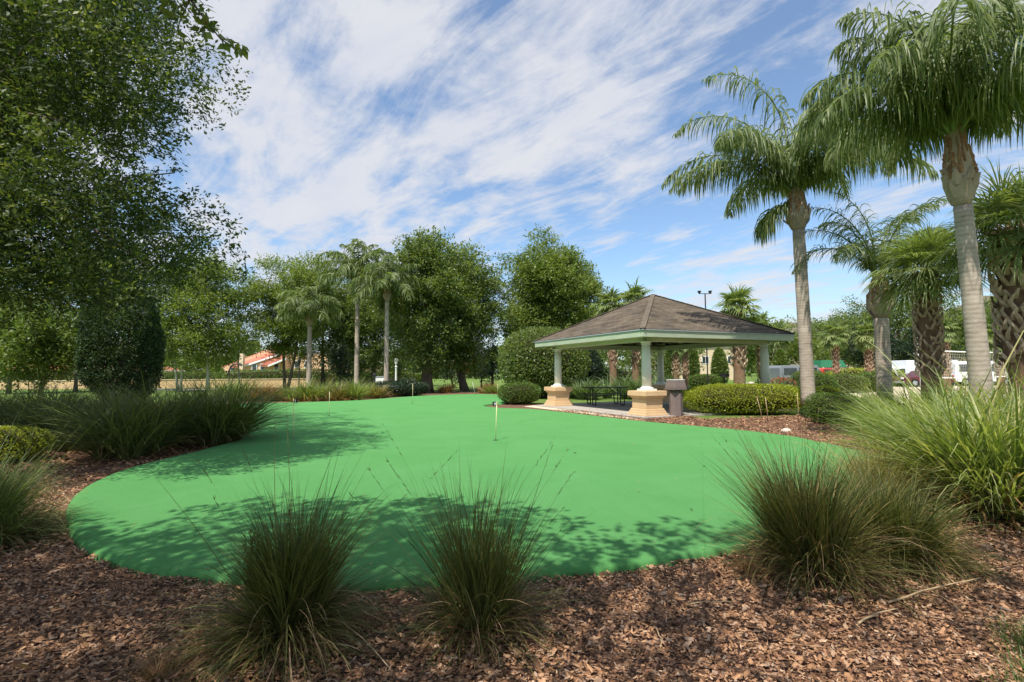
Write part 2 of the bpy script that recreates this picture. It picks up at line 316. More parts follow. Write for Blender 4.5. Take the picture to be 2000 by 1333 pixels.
class G:
    def __init__(s): s.V = []; s.F = []
    def add(s, V, F):
        b = len(s.V); s.V += [tuple(v) for v in V]; s.F += [tuple(i+b for i in f) for f in F]; return s
    def box(s, c, size, rz=0.0, taper=1.0, rot=None):
        x, y, z = size[0]/2, size[1]/2, size[2]/2
        vs = [(-x, -y, -z), (x, -y, -z), (x, y, -z), (-x, y, -z), (-x*taper, -y*taper, z), (x*taper, -y*taper, z), (x*taper, y*taper, z), (-x*taper, y*taper, z)]
        M = Matrix.Rotation(rz, 3, 'Z') if rot is None else rot
        vs = [tuple(M @ Vector(v) + Vector(c)) for v in vs]
        return s.add(vs, [(0, 3, 2, 1), (4, 5, 6, 7), (0, 1, 5, 4), (1, 2, 6, 5), (2, 3, 7, 6), (3, 0, 4, 7)])
    def beam(s, a, b, w, h):
        a = Vector(a); b = Vector(b); d = (b-a); L = d.length; d.normalize()
        up = Vector((0, 0, 1)) if abs(d.z) < 0.95 else Vector((1, 0, 0))
        sd = d.cross(up).normalized(); u = sd.cross(d)
        R = Matrix((d, sd, u)).transposed()
        return s.box(tuple((a+b)/2), (L, w, h), rot=R)
    def lathe(s, c, prof, n=16, sq=None, rz=0.0):
        V = []; F = []
        for (r, z) in prof:
            for k in range(n):
                a = 2*math.pi*k/n + rz
                V.append((c[0]+r*math.cos(a), c[1]+r*math.sin(a), c[2]+z))
        for i in range(len(prof)-1):
            for k in range(n):
                F.append((i*n+k, i*n+(k+1) % n, (i+1)*n+(k+1) % n, (i+1)*n+k))
        F.append(tuple(range(n))[::-1]); F.append(tuple((len(prof)-1)*n+k for k in range(n)))
        return s.add(V, F)
    def tube(s, pts, rad, n=8):
        pts = np.asarray(pts, float); m = len(pts)
        if not hasattr(rad, '__len__'): rad = [rad]*m
        T = np.gradient(pts, axis=0); V = []; F = []
        ref = np.array([1.0, 0.0, 0.0]) if abs(T[0][0]) < 0.9*np.linalg.norm(T[0]) else np.array([0, 1.0, 0])
        for i in range(m):
            t = T[i]/(np.linalg.norm(T[i])+1e-9); a = np.cross(t, ref); a /= np.linalg.norm(a)+1e-9; b = np.cross(t, a)
            for k in range(n):
                q = 2*math.pi*k/n; V.append(tuple(pts[i]+rad[i]*(a*math.cos(q)+b*math.sin(q))))
        for i in range(m-1):
            for k in range(n): F.append((i*n+k, (i+1)*n+k, (i+1)*n+(k+1) % n, i*n+(k+1) % n))
        F.append(tuple(range(n))); F.append(tuple((m-1)*n+k for k in range(n))[::-1])
        return s.add(V, F)
    def build(s, name, mat, parent=None, bevel=0.0, smooth=False, label=None, seg=2):
        V = np.array(s.V); 
        if parent is not None: V = V - np.array(parent_world(parent))
        me = bpy.data.meshes.new(name); me.from_pydata([tuple(v) for v in V], [], s.F); me.update(); me.materials.append(mat)
        if smooth:
            me.polygons.foreach_set('use_smooth', np.array([len(p.vertices) <= 4 for p in me.polygons], dtype=bool))
        o = bpy.data.objects.new(name, me); COL.objects.link(o)
        if parent is not None: o.parent = parent
        if bevel:
            b = o.modifiers.new('bevel', 'BEVEL'); b.width = bevel; b.segments = seg; b.limit_method = 'ANGLE'
        if label: o['label'] = label
        return o
def sheet(name, pts, mat, z, kind='structure'):
    me = bpy.data.meshes.new(name); bm = bmesh.new()
    vs = [bm.verts.new((p[0], p[1], z)) for p in pts]; f = bm.faces.new(vs)
    bmesh.ops.triangulate(bm, faces=[f]); bm.normal_update()
    for f in bm.faces:
        if f.normal.z < 0: f.normal_flip()
    bm.to_mesh(me); bm.free(); me.materials.append(mat)
    o = bpy.data.objects.new(name, me); COL.objects.link(o); o['kind'] = kind; return o
def catmull(pts, n=8):
    p = np.asarray(pts, float); out = []; m = len(p)
    for i in range(m):
        a, b, c, d = p[(i-1) % m], p[i], p[(i+1) % m], p[(i+2) % m]
        for k in range(n):
            t = k/n; out.append(0.5*((2*b)+(-a+c)*t+(2*a-5*b+4*c-d)*t*t+(-a+3*b-3*c+d)*t**3))
    return np.array(out)
def inside(poly, x, y):
    r = np.zeros(len(x), bool); n = len(poly); j = n-1
    for i in range(n):
        xi, yi = poly[i][0], poly[i][1]; xj, yj = poly[j][0], poly[j][1]
        c = ((yi > y) != (yj > y)) & (x < (xj-xi)*(y-yi)/((yj-yi) if abs(yj-yi) > 1e-9 else 1e-9)+xi)
        r ^= c; j = i
    return r
def nrm(v): return v/(np.linalg.norm(v, axis=-1, keepdims=True)+1e-9)
def wob(Pn, seed, f=1.0):
    r = np.random.RandomState(seed); o = np.zeros(len(Pn))
    for k in range(6):
        w = r.normal(size=3)*f*(1+k*0.5); o += np.sin(Pn @ w + r.rand()*6.28)/(1+k*0.4)
    return o/3.0

# ------------------------------------------------------------------ foliage
def leaf_quads(Pt, size, rng, up=0.7, aspect=0.45, dirv=None, dw=1.0):
    n = len(Pt); L = size*(0.65+0.7*rng.rand(n))
    nv = nrm(rng.normal(size=(n, 3)) + np.array([0, 0, up*1.8]))
    rv = rng.normal(size=(n, 3))
    if dirv is not None: rv = rv + dirv*dw*2
    d = nrm(rv - nv*np.sum(rv*nv, 1, keepdims=True)); s = np.cross(nv, d)
    L = L[:, None]; w = L*aspect*0.5
    V = np.stack([Pt, Pt+d*L*.45+s*w, Pt+d*L, Pt+d*L*.45-s*w], 1).reshape(-1, 3)
    return V, np.arange(4*n).reshape(n, 4)
def cluster_leaves(centers, outdir, per, rad, size, rng, up=0.6, aspect=0.45):
    """sprays: each centre carries a short twig with leaves along it"""
    n = len(centers); t = rng.rand(n, per, 1)
    d = nrm(outdir+rng.normal(size=(n, 3))*0.45)
    Pt = centers[:, None]+d[:, None]*(t-0.3)*rad*2.0+rng.normal(size=(n, per, 3))*rad*0.33*(1.1-0.5*t)
    V, F = leaf_quads(Pt.reshape(-1, 3), size, rng, up, aspect, np.repeat(d, per, 0), 0.8)
    cr = np.repeat(rng.rand(n), per)
    rnd = np.clip(0.50*cr+0.42*rng.rand(n*per)+0.04, 0, 1)
    return V, F, rnd
def crown_blobs(c, r, nb, rng, shape='round', br=0.32):
    B = []
    while len(B) < nb:
        v = rng.uniform(-1, 1, 3); q = np.linalg.norm(v)
        if q > 1 or q < 0.35 and rng.rand() < 0.6: continue
        k = 1.0
        if shape == 'cone': k = 1.0-0.55*(v[2]+1)/2
        elif shape == 'top': k = 0.65+0.35*(v[2]+1)/2
        elif shape == 'low': k = 1.0-0.35*(v[2]+1)/2
        B.append((c[0]+v[0]*r[0]*k*(1-br*.6), c[1]+v[1]*r[1]*k*(1-br*.6), c[2]+v[2]*r[2]*(1-br*.5), br*min(r[0], r[2])*rng.uniform(0.65, 1.25)))
    return np.array(B)
def blob_clusters(B, dens, rng):
    cs = []; ds = []
    for (x, y, z, r) in B:
        n = max(4, int(dens*r*r*12.6))
        v = nrm(rng.normal(size=(n, 3))); v[:, 2] = np.abs(v[:, 2])*np.where(rng.rand(n) < 0.72, 1, -1)
        rr = r*(rng.rand(n)**0.35)
        cs.append(np.array([x, y, z])+v*rr[:, None]*np.array([1.1, 1.1, 0.8])); ds.append(v+np.array([0, 0, 0.2]))
    return np.concatenate(cs), nrm(np.concatenate(ds))
def limbs(g, base, top, r0, targets, rng, n=7, split=0.35, thin=0.3):
    """trunk from base to top, limbs curving to targets"""
    base = np.array(base, float); top = np.array(top, float)
    ts = np.linspace(0, 1, 9); off = rng.normal(size=3)*np.array([1, 1, 0])*0.06*np.linalg.norm(top-base)
    tr = [base+(top-base)*t+off*math.sin(t*3.0)*0.6 for t in ts]
    flare = [1.35]+[1.05]+[1.0]*7
    g.tube(tr, [r0*f*(1-0.6*t) for f, t in zip(flare, ts)], 10)
    for q in targets:
        q = np.array(q[:3], float); t0 = split+(1-split)*rng.rand()*0.9
        a = base+(top-base)*t0+off*math.sin(t0*3.0)*0.6
        mid = a*(0.5)+q*0.5+np.array([0, 0, 0.12*np.linalg.norm(q-a)])+rng.normal(size=3)*0.06*np.linalg.norm(q-a)
        us = np.linspace(0, 1, n)
        pts = [a*(1-u)**2+2*mid*u*(1-u)+q*u*u for u in us]
        rr = r0*(1-0.6*t0)*thin*rng.uniform(0.7, 1.2)
        g.tube(pts, [rr*(1-0.85*u)+0.006 for u in us], 6)
def tree(name, base, top_z, bot_z, r, label, cat='tree', group=None, leaf=OAKF, bark=BARK, size=0.16, dens=2.0, per=12, nb=34, shape='round', r0=0.2, seed=1, br=0.25, ry=None, up=0.6, aspect=0.5, offx=0.0, stems=1, nlimb=14):
    rng = np.random.RandomState(seed); bx, by = base[0], base[1]
    rt = root(name, (bx, by, 0), label, cat, group)
    cz = (top_z+bot_z)/2; c = (bx+offx, by, cz); rr = (r, ry or r*0.9, (top_z-bot_z)/2)
    B = crown_blobs(c, rr, int(nb*1.35), rng, shape, br)
    ex = rng.uniform(0.93, 1.17, len(B))[:, None]; B[:, :3] = np.array(c)+(B[:, :3]-np.array(c))*ex
    cs, ds = blob_clusters(B, dens*1.15, rng)
    V, F, rnd = cluster_leaves(cs, ds, per, size*2.1, size*1.0, rng, up, aspect)
    g = G(); idx = rng.permutation(len(B))[:nlimb]
    if stems == 1: limbs(g, (bx, by, -0.05), (bx+offx*0.8, by, bot_z+(top_z-bot_z)*0.72), r0, B[idx], rng)
    else:
        for k in range(stems):
            a = (k-(stems-1)/2)
            limbs(g, (bx+a*r0*1.2, by, -0.05), (bx+offx+a*r*0.55+rng.normal()*0.2, by+rng.normal()*0.4, bot_z+(top_z-bot_z)*0.65), r0*0.7, B[idx[k::stems]], rng, split=0.4)
    g.build('trunk', bark, rt, smooth=True)
    mk('crown', V, F, leaf, rt, rnd)
    return rt
def shrub(name, c, r, h, label, cat='shrub', group=None, leaf=BOXW, n=9000, size=0.04, power=2.6, seed=1, z0=0.05, rz=0.0, lump=0.06, bare=0.0, core=True, stem=False, cone=0.0, up=0.4, trk=TWIG):
    rng = np.random.RandomState(seed); rt = root(name, (c[0], c[1], 0), label, cat, group)
    def surf(v):
        q = (np.abs(v)**power).sum(1)**(1/power); s = v/q[:, None]
        if cone: s[:, :2] *= (1-cone*(s[:, 2:3]+1)/2)
        return s
    def world(s):
        q = s*np.array([r[0], r[1], (h-z0)/2]); ca, sa = math.cos(rz), math.sin(rz)
        return np.stack([c[0]+q[:, 0]*ca-q[:, 1]*sa, c[1]+q[:, 0]*sa+q[:, 1]*ca, (h+z0)/2+q[:, 2]], 1)
    v = nrm(rng.normal(size=(n, 3))); s = surf(v)
    k = 1-np.abs(rng.normal(size=n))*0.09+np.where(rng.rand(n) < .05, rng.rand(n)*.09, 0)+wob(v*2.2, seed, 1.5)*lump
    Pt = world(s*k[:, None])
    if bare:
        keep = ~((s[:, 2] < -0.1) & (rng.rand(n) < bare)); Pt = Pt[keep]; v = v[keep]
    out = nrm(v*np.array([1, 1, 1.0]))
    V, F = leaf_quads(Pt, size, rng, up, 0.5, out, 0.6)
    rnd = np.clip(0.15+0.7*rng.rand(len(Pt)), 0, 1)
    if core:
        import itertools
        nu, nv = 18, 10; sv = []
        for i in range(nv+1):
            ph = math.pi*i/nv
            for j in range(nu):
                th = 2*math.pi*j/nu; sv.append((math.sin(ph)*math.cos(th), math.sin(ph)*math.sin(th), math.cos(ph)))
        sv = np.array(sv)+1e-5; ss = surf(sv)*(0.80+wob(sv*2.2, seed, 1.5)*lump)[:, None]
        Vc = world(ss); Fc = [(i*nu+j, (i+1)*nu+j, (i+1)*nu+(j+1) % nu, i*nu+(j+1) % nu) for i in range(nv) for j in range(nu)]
        # twiggy interior
    g = G()
    for i in range(26):
        a = rng.rand()*6.28; q = world(surf(nrm(rng.normal(size=(1, 3))+np.array([0, 0, .5])))*0.93)[0]
        b = np.array([c[0]+(q[0]-c[0])*0.35, c[1]+(q[1]-c[1])*0.35, 0.0])
        g.tube([b, (b*0.6+q*0.4)+rng.normal(size=3)*0.03, q], [0.012+0.006*h, 0.009, 0.004], 5)
    if stem: g.tube([(c[0], c[1], 0), (c[0]+.02, c[1], h*.3), (c[0], c[1]+.02, h*.6)], [stem, stem*.9, stem*.5], 10)
    tw = g.build('branches', trk, rt)
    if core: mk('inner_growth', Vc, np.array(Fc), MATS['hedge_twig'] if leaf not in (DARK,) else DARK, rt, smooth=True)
    mk('foliage', V, F, leaf, rt, rnd); return rt

# ------------------------------------------------------------------ grasses
def blades(n, c, r0, Lm, Ls, lean, droop, w, seg, rng, az=None, ang0=0.06, zmin=0.012, tufts=0):
    a = rng.rand(n)*2*math.pi if az is None else az[0]+rng.normal(size=n)*az[1]
    u = np.sqrt(rng.rand(n)); bp = np.stack([c[0]+r0*u*np.cos(a), c[1]+r0*u*np.sin(a), np.full(n, c[2] if len(c) > 2 else 0.0)], 1)
    a = a+rng.normal(size=n)*0.75
    L = np.clip(Lm+Ls*rng.normal(size=n), Lm*0.3, Lm*1.9)
    tilt = np.zeros((n, 2))
    if tufts:
        tid = rng.randint(0, tufts, n); ta = rng.rand(tufts)*6.283; tr_ = np.sqrt(rng.rand(tufts))*r0*0.9; tl = rng.uniform(0.0, 0.26, tufts)
        bp[:, 0] = c[0]+(bp[:, 0]-c[0])*0.35+(tr_*np.cos(ta))[tid]; bp[:, 1] = c[1]+(bp[:, 1]-c[1])*0.35+(tr_*np.sin(ta))[tid]
        tilt = np.stack([(tl*np.cos(ta))[tid], (tl*np.sin(ta))[tid]], 1); L = L*rng.uniform(.72, 1.12, tufts)[tid]
    th0 = ang0+lean*(u**0.8)*(0.35+0.9*rng.rand(n)); dr = droop*(0.4+1.1*rng.rand(n))
    t = np.linspace(0, 1, seg+1)
    th = th0[:, None]+dr[:, None]*t[None]**1.6
    th = np.minimum(th, 2.7)
    az_ = a[:, None]+(rng.normal(size=n)*0.25)[:, None]*t[None]
    dl = (L/seg)[:, None]
    dx = np.sin(th)*np.cos(az_)*dl; dy = np.sin(th)*np.sin(az_)*dl; dz = np.cos(th)*dl
    X = bp[:, 0:1]+np.concatenate([np.zeros((n, 1)), np.cumsum(dx[:, :-1], 1)], 1)
    Y = bp[:, 1:2]+np.concatenate([np.zeros((n, 1)), np.cumsum(dy[:, :-1], 1)], 1)
    X = X+tilt[:, 0:1]*L[:, None]*t[None]**1.3; Y = Y+tilt[:, 1:2]*L[:, None]*t[None]**1.3
    Z = bp[:, 2:3]+np.concatenate([np.zeros((n, 1)), np.cumsum(dz[:, :-1], 1)], 1)
    Z = np.maximum(Z, zmin+0.01*rng.rand(n)[:, None])
    tw = a+math.pi/2+rng.normal(size=n)*0.5
    sd = np.stack([np.cos(tw), np.sin(tw), rng.normal(size=n)*0.25], 1)
    wd = (w*(0.6+0.8*rng.rand(n)))[:, None]*np.clip(1.02-t[None]**2.2, 0.05, 1)*0.5
    C = np.stack([X, Y, Z], 2)
    A = C-sd[:, None]*wd[..., None]; Bv = C+sd[:, None]*wd[..., None]
    V = np.stack([A, Bv], 2).reshape(-1, 3)
    b = (np.arange(n)*(seg+1)*2)[:, None]; k = (np.arange(seg)*2)[None]
    F = np.stack([b+k, b+k+1, b+k+3, b+k+2], 2).reshape(-1, 4)
    return V, F, n, seg
def merge(parts):
    V = []; F = []; R = []; o = 0
    for v, f, r in parts: V.append(v); F.append(f+o); R.append(r); o += len(v)
    return np.concatenate(V), np.concatenate(F), np.concatenate(R)
def clump(name, c, h, r0, n, label, mat=GR_FORE, dry=0.25, lean=0.9, droop=1.0, w=0.006, seg=5, seed=1, group=None, stalks=0, stalk_h=1.4, thatch=0.2, rr=(0.0, 0.75), az=None, cat='grass clump', tufts=7, skirt=0.0):
    rng = np.random.RandomState(seed); rt = root(name, (c[0], c[1], 0), label, cat, group)
    parts = []
    V, F, m, s = blades(n, c, r0, h*1.12, h*0.24, lean, droop, w, seg, rng, az, tufts=tufts); rr_ = np.repeat(rr[0]+(rr[1]-rr[0])*rng.rand(m), s); parts.append((V, F, rr_))
    if skirt:
        V, F, m, s = blades(int(n*skirt), c, r0*1.25, h*0.78, h*0.2, 1.25, 1.05, w, seg, rng, None, 0.3); parts.append((V, F, np.repeat(rr[0]+(rr[1]-rr[0])*rng.rand(m), s)))
        V, F, m, s = blades(int(n*skirt*0.3), c, r0*0.9, h*0.9, h*0.3, 0.9, 1.9, w*0.9, seg+1, rng, None, 0.2); parts.append((V, F, np.repeat(0.5+0.5*rng.rand(m), s)))
    mk('blades', *merge(parts)[:2], mat, rt, merge(parts)[2])
    if thatch:
        V, F, m, s = blades(int(n*thatch), c, r0*1.15, h*0.62, h*0.16, 1.5, 1.7, w*0.9, seg, rng, None, 0.25)
        mk('dead_thatch', V, F, GR_DRY, rt, np.repeat(rng.rand(m), s))
    if stalks:
        V, F, m, s = blades(stalks, c, r0*0.8, stalk_h, stalk_h*0.16, 0.52, 0.34, w*0.85, 6, rng)
        p = [(V, F, np.repeat(0.25+0.6*rng.rand(m), s))]
        # seed heads: short dense bristles near each tip
        tips = V.reshape(m, 7, 2, 3).mean(2); hd = []
        for i in range(m):
            if rng.rand() < 0.5: continue
            a, b = tips[i, 5], tips[i, 6]; q = 14; t = rng.rand(q, 1)
            base = a+(b-a)*t; d = nrm(nrm((b-a)[None])+rng.normal(size=(q, 3))*0.25)*0.022
            sd = nrm(np.cross(d, rng.normal(size=(q, 3))))*0.0018
            hd.append(np.stack([base-sd, base+sd, base+d+sd*.3, base+d-sd*.3], 1))
        if hd:
            H = np.concatenate(hd).reshape(-1, 3); p.append((H, np.arange(len(H)).reshape(-1, 4), np.full(len(H)//4, 0.55)))
        mk('flower_stalks', *merge(p)[:2], mat, rt, merge(p)[2])
    return rt

# ------------------------------------------------------------------ palms
def frond(origin, az, el, L, droop, rng, nl=70, lw=0.028, ll=0.75, hang=2.6, rach=0.022, seg=4, petiole=0.12, twist=0.0):
    """queen-palm frond; el = start angle from vertical"""
    m = 16; t = np.linspace(0, 1, m); th = el+droop*t**(2.3 if el < 0.13 else (1.8 if el < 0.4 else 1.35)); a = az+twist*t
    dl = L/(m-1)
    d = np.stack([np.sin(th)*np.cos(a), np.sin(th)*np.sin(a), np.cos(th)], 1)
    R = np.array(origin)+np.concatenate([np.zeros((1, 3)), np.cumsum(d[:-1]*dl, 0)])
    tt = np.repeat(np.linspace(petiole, 0.995, nl), 2)+rng.normal(size=2*nl)*0.004; tt = np.clip(tt, petiole, 1)
    side = np.tile([1.0, -1.0], nl)
    idx = np.clip(tt*(m-1), 0, m-1.001); i0 = idx.astype(int); fr = (idx-i0)[:, None]
    Pb = R[i0]*(1-fr)+R[i0+1]*fr; T = nrm(d[i0]*(1-fr)+d[i0+1]*fr)
    S = nrm(np.cross(T, np.array([0, 0, 1.0]))+1e-6); U = np.cross(S, T)
    n = len(tt); len_ = ll*np.sin(np.clip((tt-petiole)/(1-petiole)*0.86+0.12, 0, 1)*math.pi)**0.55*(0.85+0.3*rng.rand(n))
    len_ *= np.where(tt > 0.9, 0.8, 1)
    d0 = nrm(S*side[:, None]*(0.75+0.3*rng.rand(n, 1))+T*(0.42+0.25*rng.rand(n, 1))+U*(0.45*rng.normal(size=(n, 1))+0.15)+rng.normal(size=(n, 3))*0.10)
    pts = [Pb]; cur = Pb; dd = d0; hg = hang*(0.6+0.8*rng.rand(n, 1))
    for k in range(seg):
        dd = nrm(dd+np.array([0, 0, -1.0])*hg*(0.30+0.35*k)/seg*1.6); cur = cur+dd*(len_/seg)[:, None]; pts.append(cur)
    pts = np.stack(pts, 1)
    tan = nrm(pts[:, -1]-pts[:, 0]); wv = nrm(np.cross(tan, nrm(rng.normal(size=(n, 3))+T*1.5)))
    prof = np.array([0.55, 1.0, 0.95, 0.6, 0.06])[:seg+1] if seg == 4 else np.linspace(1, 0.08, seg+1)
    wd = lw*0.5*prof[None, :, None]*(0.75+0.5*rng.rand(n, 1, 1))
    V = np.stack([pts-wv[:, None]*wd, pts+wv[:, None]*wd], 2).reshape(-1, 3)
    b = (np.arange(n)*(seg+1)*2)[:, None]; k = (np.arange(seg)*2)[None]
    F = np.stack([b+k, b+k+1, b+k+3, b+k+2], 2).reshape(-1, 4)
    return R, V, F, np.repeat(np.clip(0.2+0.65*rng.rand(n), 0, 1), seg)
def queen_palm(base, topz, r0, r1, crown_h, label, group, seed, fronds=20, FL=3.6, lean=(0, 0), explicit=(), nl=70, lw=0.028, ll=0.75, boot_z=None, boot_r=0.0, name='queen_palm', mat=PALM, seg=4, hang=2.6, droop=(1.6, 2.4), elr=(0.15, 1.5)):
    rng = np.random.RandomState(seed); x, y = base; rt = root(name, (x, y, 0), label, 'palm tree', group)
    zs = np.linspace(-0.05, boot_z, 26); g = G()
    ctr = lambda z: np.array([x+lean[0]*(z/topz)**1.2, y+lean[1]*(z/topz)**1.2, z])
    rad = [r0*(1+0.45*math.exp(-max(z, 0)/0.28))*(1-(1-r1/r0)*max(z, 0)/boot_z)*(1+0.012*rng.normal()) for z in zs]
    g.tube([ctr(z) for z in zs], rad, 20); g.build('trunk', QBARK, rt, smooth=True)
    # swollen old leaf bases, then the fibrous neck
    H = topz-boot_z; b = G(); prof = [(0, r1*1.02), (0.10, r1*1.35), (0.25, boot_r), (0.42, boot_r*1.02), (0.6, boot_r*0.82), (0.8, boot_r*0.6), (1.0, r1*0.75)]
    zz = np.linspace(0, 1, 14); rr_ = np.interp(zz, [p[0] for p in prof], [p[1] for p in prof])
    b.tube([ctr(boot_z+H*q) for q in zz], rr_*0.90*(1+0.03*rng.normal(size=14)), 16); b.build('leaf_base_bulge', QBASE, rt, smooth=True)
    f0 = G(); f1 = G()
    for k in range(46):
        f = f0 if k < 16 else f1
        a = k*2.4+rng.rand()*0.5; q0 = (k/46)**0.9*0.78; q1 = min(1.08, q0+rng.uniform(0.12, 0.30)); pts = []; m = 5
        for j in range(m):
            q = q0+(q1-q0)*j/(m-1); R_ = np.interp(min(q, 1), [p[0] for p in prof], [p[1] for p in prof])*(0.90+0.13*(j/(m-1))*rng.uniform(0.2, 1.9))
            pts.append(ctr(boot_z+H*q)+np.array([math.cos(a)*R_, math.sin(a)*R_, 0]))
        wdt = boot_r*rng.uniform(0.16, 0.42)*(1.2 if k < 16 else 0.8); tg = np.array([-math.sin(a), math.cos(a), 0]); V = []
        for j, p_ in enumerate(pts):
            ww = wdt*(1-0.75*j/(m-1)); nrm_ = np.array([math.cos(a), math.sin(a), 0])*0.02
            V += [p_-tg*ww-nrm_*1.5, p_+nrm_, p_+tg*ww-nrm_*1.5]
        F = []
        for j in range(m-1): F += [(3*j, 3*j+1, 3*j+4, 3*j+3), (3*j+1, 3*j+2, 3*j+5, 3*j+4)]
        (f if True else g).add(V, F)
    f0.build('leaf_boots', QBASE, rt); f1.build('fibrous_neck', QFIB, rt)
    org = ctr(topz-0.1); specs = []
    for k in range(fronds):
        u = k/fronds; specs.append((k*2.399963+rng.rand()*0.4, elr[0]+(elr[1]-elr[0])*u**0.8+rng.normal()*0.06, FL*(0.85+0.3*rng.rand()), droop[0]+(droop[1]-droop[0])*rng.rand()-0.5*u))
    for e in explicit: specs.append((math.radians(e[0]), math.radians(e[1]), e[2], e[3]))
    for (a, el, L, dr) in specs:
        R, V, F, rn = frond(org+np.array([math.cos(a)*0.05, math.sin(a)*0.05, -0.25*(el/1.5)]), a, max(0.05, el), L, dr, rng, nl, lw, ll, hang, seg=seg, twist=rng.normal()*0.25)
        fr = G(); fr.tube(R, [0.034*(1-0.86*i/15) for i in range(16)], 5); ro = fr.build('frond_rib', PETI, rt)
        mk('frond', V, F, mat, rt, rn)
    return rt
def fan_palm(base, topz, r0, label, group, seed, nf=30, R=1.2, pet=1.0, seg=30, name='cabbage_palm', boots=(0.25, 1.0), r1=None, lw=0.05, mat=SABAL, bootn=90, base_col=SBARK, down=2.3):
    rng = np.random.RandomState(seed); x, y = base; rt = root(name, (x, y, 0), label, 'palm tree', group)
    r1 = r1 or r0; g = G(); zs = np.linspace(-0.05, topz, 14)
    g.tube([(x, y, z) for z in zs], [np.interp(z/topz, [0, boots[0], boots[0]+.02, 1], [r0*0.95, r0*0.8, r1*0.85, r1*0.9]) for z in zs], 16); g.build('trunk', base_col, rt, smooth=True)
    b = G(); z0 = boots[0]*topz; n = bootn
    for k in range(n):        # crossing split boots
        z = z0+(topz-z0)*(k+rng.normal()*.5)/n; a = k*2.399963+rng.normal()*.16; rr = r1*0.86
        if rng.rand() < .08: continue
        for s in (-1, 1):
            Lb = r1*1.15*rng.uniform(.7, 1.3); tg = np.array([-math.sin(a), math.cos(a), 0]); no = np.array([math.cos(a), math.sin(a), 0])
            p0 = np.array([x, y, z])+no*rr+tg*s*0.02; p1 = p0+tg*s*Lb*0.28+no*r1*0.26+np.array([0, 0, Lb*0.62]); pm = (p0+p1)/2+no*r1*0.12
            w = r1*0.17; up = np.array([0, 0, w])
            V = [p0-up-tg*w*.5, p0+up*.4+tg*w*.8*s, pm-up*.7, pm+up*.9, p1-up*.3, p1+up*.5, p0+no*.04, pm+no*.06]
            b.add([p0-tg*w, p0+tg*w, pm+tg*w*.8, pm-tg*w*.8, p1+tg*w*.45, p1-tg*w*.45, p0+no*w*.9, pm+no*w*.9, p1+no*w*.3],
                  [(0, 6, 7, 3), (6, 1, 2, 7), (3, 7, 8, 5), (7, 2, 4, 8), (0, 3, 2, 1)[::-1]])
    b.build('leaf_boots', SBOOT, rt)
    V = []; F = []; Rn = []; o = 0; pg = G(); org = np.array([x, y, topz-0.05])
    for k in range(nf):
        a = k*2.399963+rng.rand()*.3; el = 0.12+down*(k/nf)**0.85+rng.normal()*0.08
        d = np.array([math.sin(el)*math.cos(a), math.sin(el)*math.sin(a), math.cos(el)]); pl = pet*(0.75+0.4*rng.rand())
        e = org+d*pl+np.array([0, 0, -0.12*pl*el]); mid = (org+e)/2+np.array([0, 0, 0.06])
        pg.tube([org, mid, e], [0.02, 0.016, 0.012], 4)
        T = nrm((e-mid)[None])[0]; S = np.cross(T, [0, 0, 1.0]); S = S/(np.linalg.norm(S)+1e-6); U = np.cross(S, T)
        ph = np.linspace(-2.3, 2.3, seg)+rng.normal(size=seg)*0.03; Rr = R*(0.8+0.3*rng.rand())*(1-0.16*np.abs(ph)/2.3)
        dirs = T[None]*np.cos(ph)[:, None]+S[None]*np.sin(ph)[:, None]+U[None]*(0.28*np.abs(np.sin(ph)))[:, None]-np.array([0, 0, .12*el])
        dirs = nrm(dirs+rng.normal(size=(seg, 3))*0.04); ns = 4; cur = np.repeat(e[None], seg, 0); pts = [cur]; dd = dirs
        for q in range(ns):
            dd = nrm(dd+np.array([0, 0, -1.0])*(0.02+0.16*q)*(0.7+0.8*rng.rand(seg, 1))); cur = cur+dd*(Rr/ns)[:, None]; pts.append(cur)
        pts = np.stack(pts, 1); wv = nrm(np.cross(dirs, np.repeat(U[None], seg, 0)+rng.normal(size=(seg, 3))*0.35))
        wd = lw*0.5*np.array([0.35, 1.0, 1.15, 0.6, 0.05])[None, :, None]
        v = np.stack([pts-wv[:, None]*wd, pts+wv[:, None]*wd], 2).reshape(-1, 3)
        bb = (np.arange(seg)*(ns+1)*2)[:, None]; kk = (np.arange(ns)*2)[None]
        f = np.stack([bb+kk, bb+kk+1, bb+kk+3, bb+kk+2], 2).reshape(-1, 4)
        V.append(v); F.append(f+o); o += len(v); Rn.append(np.repeat(np.clip(0.2+0.3*rng.rand()+0.4*rng.rand(seg), 0, 1), ns))
    pg.build('leaf_stems', PETI, rt)
    mk('crown', np.concatenate(V), np.concatenate(F), mat, rt, np.concatenate(Rn)); return rt

# ================================================================== SETTING
rng = np.random.RandomState(5)
sheet('ground', [(-500, -120), (500, -120), (500, 700), (-500, 700)], LAWN, 0.0)
TURF_PX = [(452, 789), (425, 806), (440, 830), (478, 851), (400, 876), (330, 893), (250, 913), (190, 936), (150, 960), (131, 985), (130, 1012), (146, 1045), (182, 1072), (250, 1098), (330, 1112), (415, 1121), (500, 1131), (600, 1138), (740, 1139), (870, 1131), (1000, 1120), (1100, 1111), (1200, 1101), (1300, 1087), (1400, 1070), (1480, 1055), (1580, 1022), (1670, 975), (1722, 930), (1730, 905), (1700, 886), (1650, 872), (1600, 862), (1550, 852), (1450, 840), (1350, 831), (1250, 822), (1180, 814), (1100, 805), (1040, 799), (985, 797), (952, 794), (946, 791), (965, 788), (992, 786), (992, 778), (975, 771.5), (930, 770), (850, 772), (780, 776), (700, 782), (580, 786), (520, 787)]
turf_pts = catmull([P(a, b, 0.085)[:2] for a, b in TURF_PX], 6)
